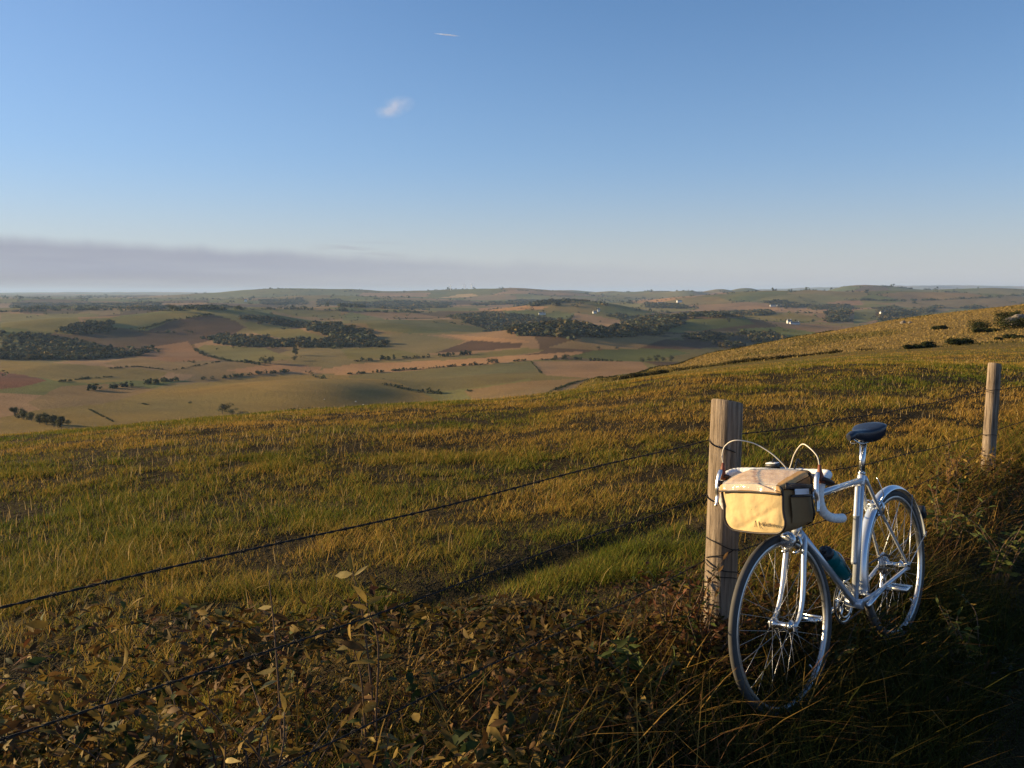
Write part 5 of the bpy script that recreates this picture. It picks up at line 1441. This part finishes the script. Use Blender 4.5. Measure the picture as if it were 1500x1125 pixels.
# ------------------------------------------------------------------ farms, turbines, sheep
def house(label, px, py, L_, D_, H_, rz, seed, name='farmhouse'):
    p = pt(px, py); L_, D_, H_ = L_ * .8, D_ * .8, H_ * .75; o = empty(name, (p[0], p[1], p[2] - .6), rz); tag(o, label, 'house', 'white farms across the valley')
    m = MB(); V = [(-L_/2, -D_/2, 0), (L_/2, -D_/2, 0), (L_/2, D_/2, 0), (-L_/2, D_/2, 0), (-L_/2, -D_/2, H_), (L_/2, -D_/2, H_), (L_/2, D_/2, H_), (-L_/2, D_/2, H_), (-L_/2, 0, H_ * 1.5), (L_/2, 0, H_ * 1.5)]
    m.add(V, [[(0, 1, 5, 4), (1, 2, 6, 5), (2, 3, 7, 6), (3, 0, 4, 7)], [(4, 7, 8), (6, 5, 9)]]); m.build('wall', M['whitewall'], o, smooth=False)
    m = MB(); e = .5
    for s in (-1, 1):
        y0, z0 = s * (D_/2 + e), H_ - e * H_ / D_
        m.add([(-L_/2 - e, y0, z0), (L_/2 + e, y0, z0), (L_/2 + e, 0, H_ * 1.5 + .15), (-L_/2 - e, 0, H_ * 1.5 + .15), (-L_/2 - e, y0, z0 + .3), (L_/2 + e, y0, z0 + .3), (L_/2 + e, 0, H_ * 1.5 + .45), (-L_/2 - e, 0, H_ * 1.5 + .45)], [[(0, 1, 2, 3), (4, 7, 6, 5), (0, 4, 5, 1), (1, 5, 6, 2), (0, 3, 7, 4)]])
    rf = m.build('roof', M['slate'], o, smooth=False)
    m = MB()
    for q in (-.42, .42): m.box((L_ * q, 0, H_ * 1.5 + .8), (1.2, 1.2, 2.2))
    m.build('chimney', M['whitewall'], rf, smooth=False)
    return o
for a in [('white farmhouse on the green rise in the middle distance, left one of two', 792, 461, 17, 10, 8, .1), ('smaller white barn to the right of the farmhouse on the green rise', 797, 461, 12, 9, 7, -.2),
          ('white cottage in the trees right of the pink rise', 871, 459, 16, 10, 8, .3), ('tall white house beside the cottage right of the pink rise', 877, 457, 10, 10, 12, .0),
          ('white long farmhouse under the wood on the right hand ridge', 1132, 449, 34, 12, 9, .0), ('white barn at the right end of the long farmhouse', 1141, 449.5, 28, 12, 8, .1),
          ('white farmhouse left end of the row on the green slope', 1156, 474, 14, 9, 9, .2), ('long low white barn beside the farmhouse on the green slope', 1164, 475, 30, 10, 6, .05),
          ('white farmhouse in the wood on the right, left one of the pair', 1293, 460, 26, 12, 9, .2), ('white farmhouse in the wood on the right, upper one of the pair', 1312, 459, 20, 12, 9, -.1),
          ('tiny white house among the far slopes left of centre', 360, 442, 22, 12, 16, .1), ('tiny white house at the edge of the centre wood', 730, 461.5, 16, 10, 6, .1),
          ('white house in the scattered hamlet on the far right of centre', 967, 446, 40, 20, 12, .1), ('second white house of the scattered hamlet, further right', 995, 443, 34, 18, 12, .2)]:
    house(*a, 0)
def turbine(label, px, py, H_, Y, rot):
    d = pix_dir(px, py); x = d[0] / d[1] * Y; z = float(terrain(x, Y))
    o = empty('wind_turbine', (x, Y, z - 1)); tag(o, label, 'wind turbine', 'wind turbines on the skyline')
    MB().tube(np.array([[0, 0, 0], [0, 0, H_]]), [2.6, 1.6], 12).build('tower', M['turbine'], o)
    MB().box((0, 0, H_ + 1), (4, 9, 4), bev=.3).build('nacelle', M['turbine'], o)
    hub = MB().ball((0, -5.5, H_ + 1), (1.8, 2.2, 1.8)).build('hub', M['turbine'], o)
    for k in range(3):
        a = rot + k * 2 * np.pi / 3; c = np.array([0, -6, H_ + 1]); v = np.array([math.cos(a), 0, math.sin(a)])
        MB().tube(np.array([c, c + v * H_ * .1, c + v * H_ * .5]), [1.3, 1.9, .5], 8, flat=(1, .4)).build('blade', M['turbine'], hub)
for a in [('leftmost of three white wind turbines on the skyline', 660, 430, 44, 8900, .4), ('middle one of three white wind turbines on the skyline', 680.5, 430, 40, 9100, 1.1), ('rightmost of three white wind turbines on the skyline', 691, 430, 42, 8950, .1)]: turbine(*a)
def sheep(label, px, py, rz, seed):
    p = pt(px, py); o = empty('sheep', (p[0], p[1], p[2]), rz); tag(o, label, 'sheep', 'sheep on the near hill')
    g = np.random.default_rng(seed)
    m = MB(); m.ball((0, 0, .72), (.62, .34, .36), 12, 16, noise=.05, g=g); m.ball((.5, 0, .86), (.24, .2, .2), 8, 10)
    for s in (-1, 1):
        for q in (-.38, .36): m.tube(np.array([[q, s * .17, .55], [q + .02, s * .17, .3], [q - .01, s * .17, .0]]), [.09, .05, .045], 7)
    m.ball((.78, 0, .88), (.18, .1, .11), 8, 10, rot=rotm((0, 1, 0), .5))
    for s in (-1, 1): m.ball((.7, s * .13, .95), (.04, .09, .03), 6, 6)
    m.build('body', M['wool'], o)
for a in [('white sheep grazing on the near hill, upper one of the pair', 521, 589, .4), ('white sheep lower down, right of its neighbour on the near hill', 532, 594, 2.2), ('white sheep alone on the near hill, left of the pair', 475, 586, 1.2)]: sheep(*a, 5)

# ------------------------------------------------------------------ wisp of cloud and vapour trail, far above the haze
def volume_mat(name, col, dens, scale, lo, hi, detail=5, radial=(1, 1, 1)):
    m = bpy.data.materials.new(name); m.use_nodes = True; nt = m.node_tree; nt.nodes.clear(); N = nt.nodes.new; L = nt.links.new
    o = N('ShaderNodeOutputMaterial'); v = N('ShaderNodeVolumePrincipled'); v.inputs['Color'].default_value = (*col, 1); v.inputs['Anisotropy'].default_value = .3
    tc = N('ShaderNodeTexCoord'); n = N('ShaderNodeTexNoise'); n.inputs['Scale'].default_value = scale; n.inputs['Detail'].default_value = detail; L(tc.outputs['Object'], n.inputs['Vector'])
    mp = N('ShaderNodeMapping'); mp.inputs['Scale'].default_value = tuple(1 / r for r in radial); L(tc.outputs['Object'], mp.inputs['Vector'])
    ln = N('ShaderNodeVectorMath'); ln.operation = 'LENGTH'; L(mp.outputs['Vector'], ln.inputs[0])
    a = N('ShaderNodeMapRange'); a.interpolation_type = 'SMOOTHSTEP'; a.inputs['From Min'].default_value = 1; a.inputs['From Max'].default_value = .1; a.inputs['To Min'].default_value = 0; a.inputs['To Max'].default_value = 1
    L(ln.outputs['Value'], a.inputs['Value'])
    b = N('ShaderNodeMapRange'); b.interpolation_type = 'SMOOTHSTEP'; b.inputs['From Min'].default_value = lo; b.inputs['From Max'].default_value = hi; b.inputs['To Max'].default_value = dens
    L(n.outputs['Fac'], b.inputs['Value'])
    k = N('ShaderNodeMath'); k.operation = 'MULTIPLY'; L(a.outputs[0], k.inputs[0]); L(b.outputs[0], k.inputs[1]); L(k.outputs[0], v.inputs['Density']); L(v.outputs[0], o.inputs['Volume'])
    return m
def cloud(label, px, py, Y, rad, mat, name='cloud', rot=(0, 0, 0)):
    d = pix_dir(px, py); p = d / d[1] * Y
    o = MB().ball((0, 0, 0), rad, 12, 18).build(name, mat); o.location = (p[0], p[1], p[2] + ZC); o.rotation_euler = rot
    tag(o, label, name.replace('_', ' ')); return o
cloud('small pinkish wisp of cloud alone in the blue sky', 577, 157, 7000, (190, 110, 90), volume_mat('cloud_wisp', (1, .93, .93), .006, .009, .38, .74, 6, (190, 110, 90)), rot=(0, R(-14), 0))
cloud('short white vapour trail high in the sky', 655, 51, 9000, (150, 26, 7), volume_mat('vapour', (1, 1, 1), .07, .02, .2, .6, 3, (150, 26, 7)), 'vapour_trail', rot=(0, R(6), 0))
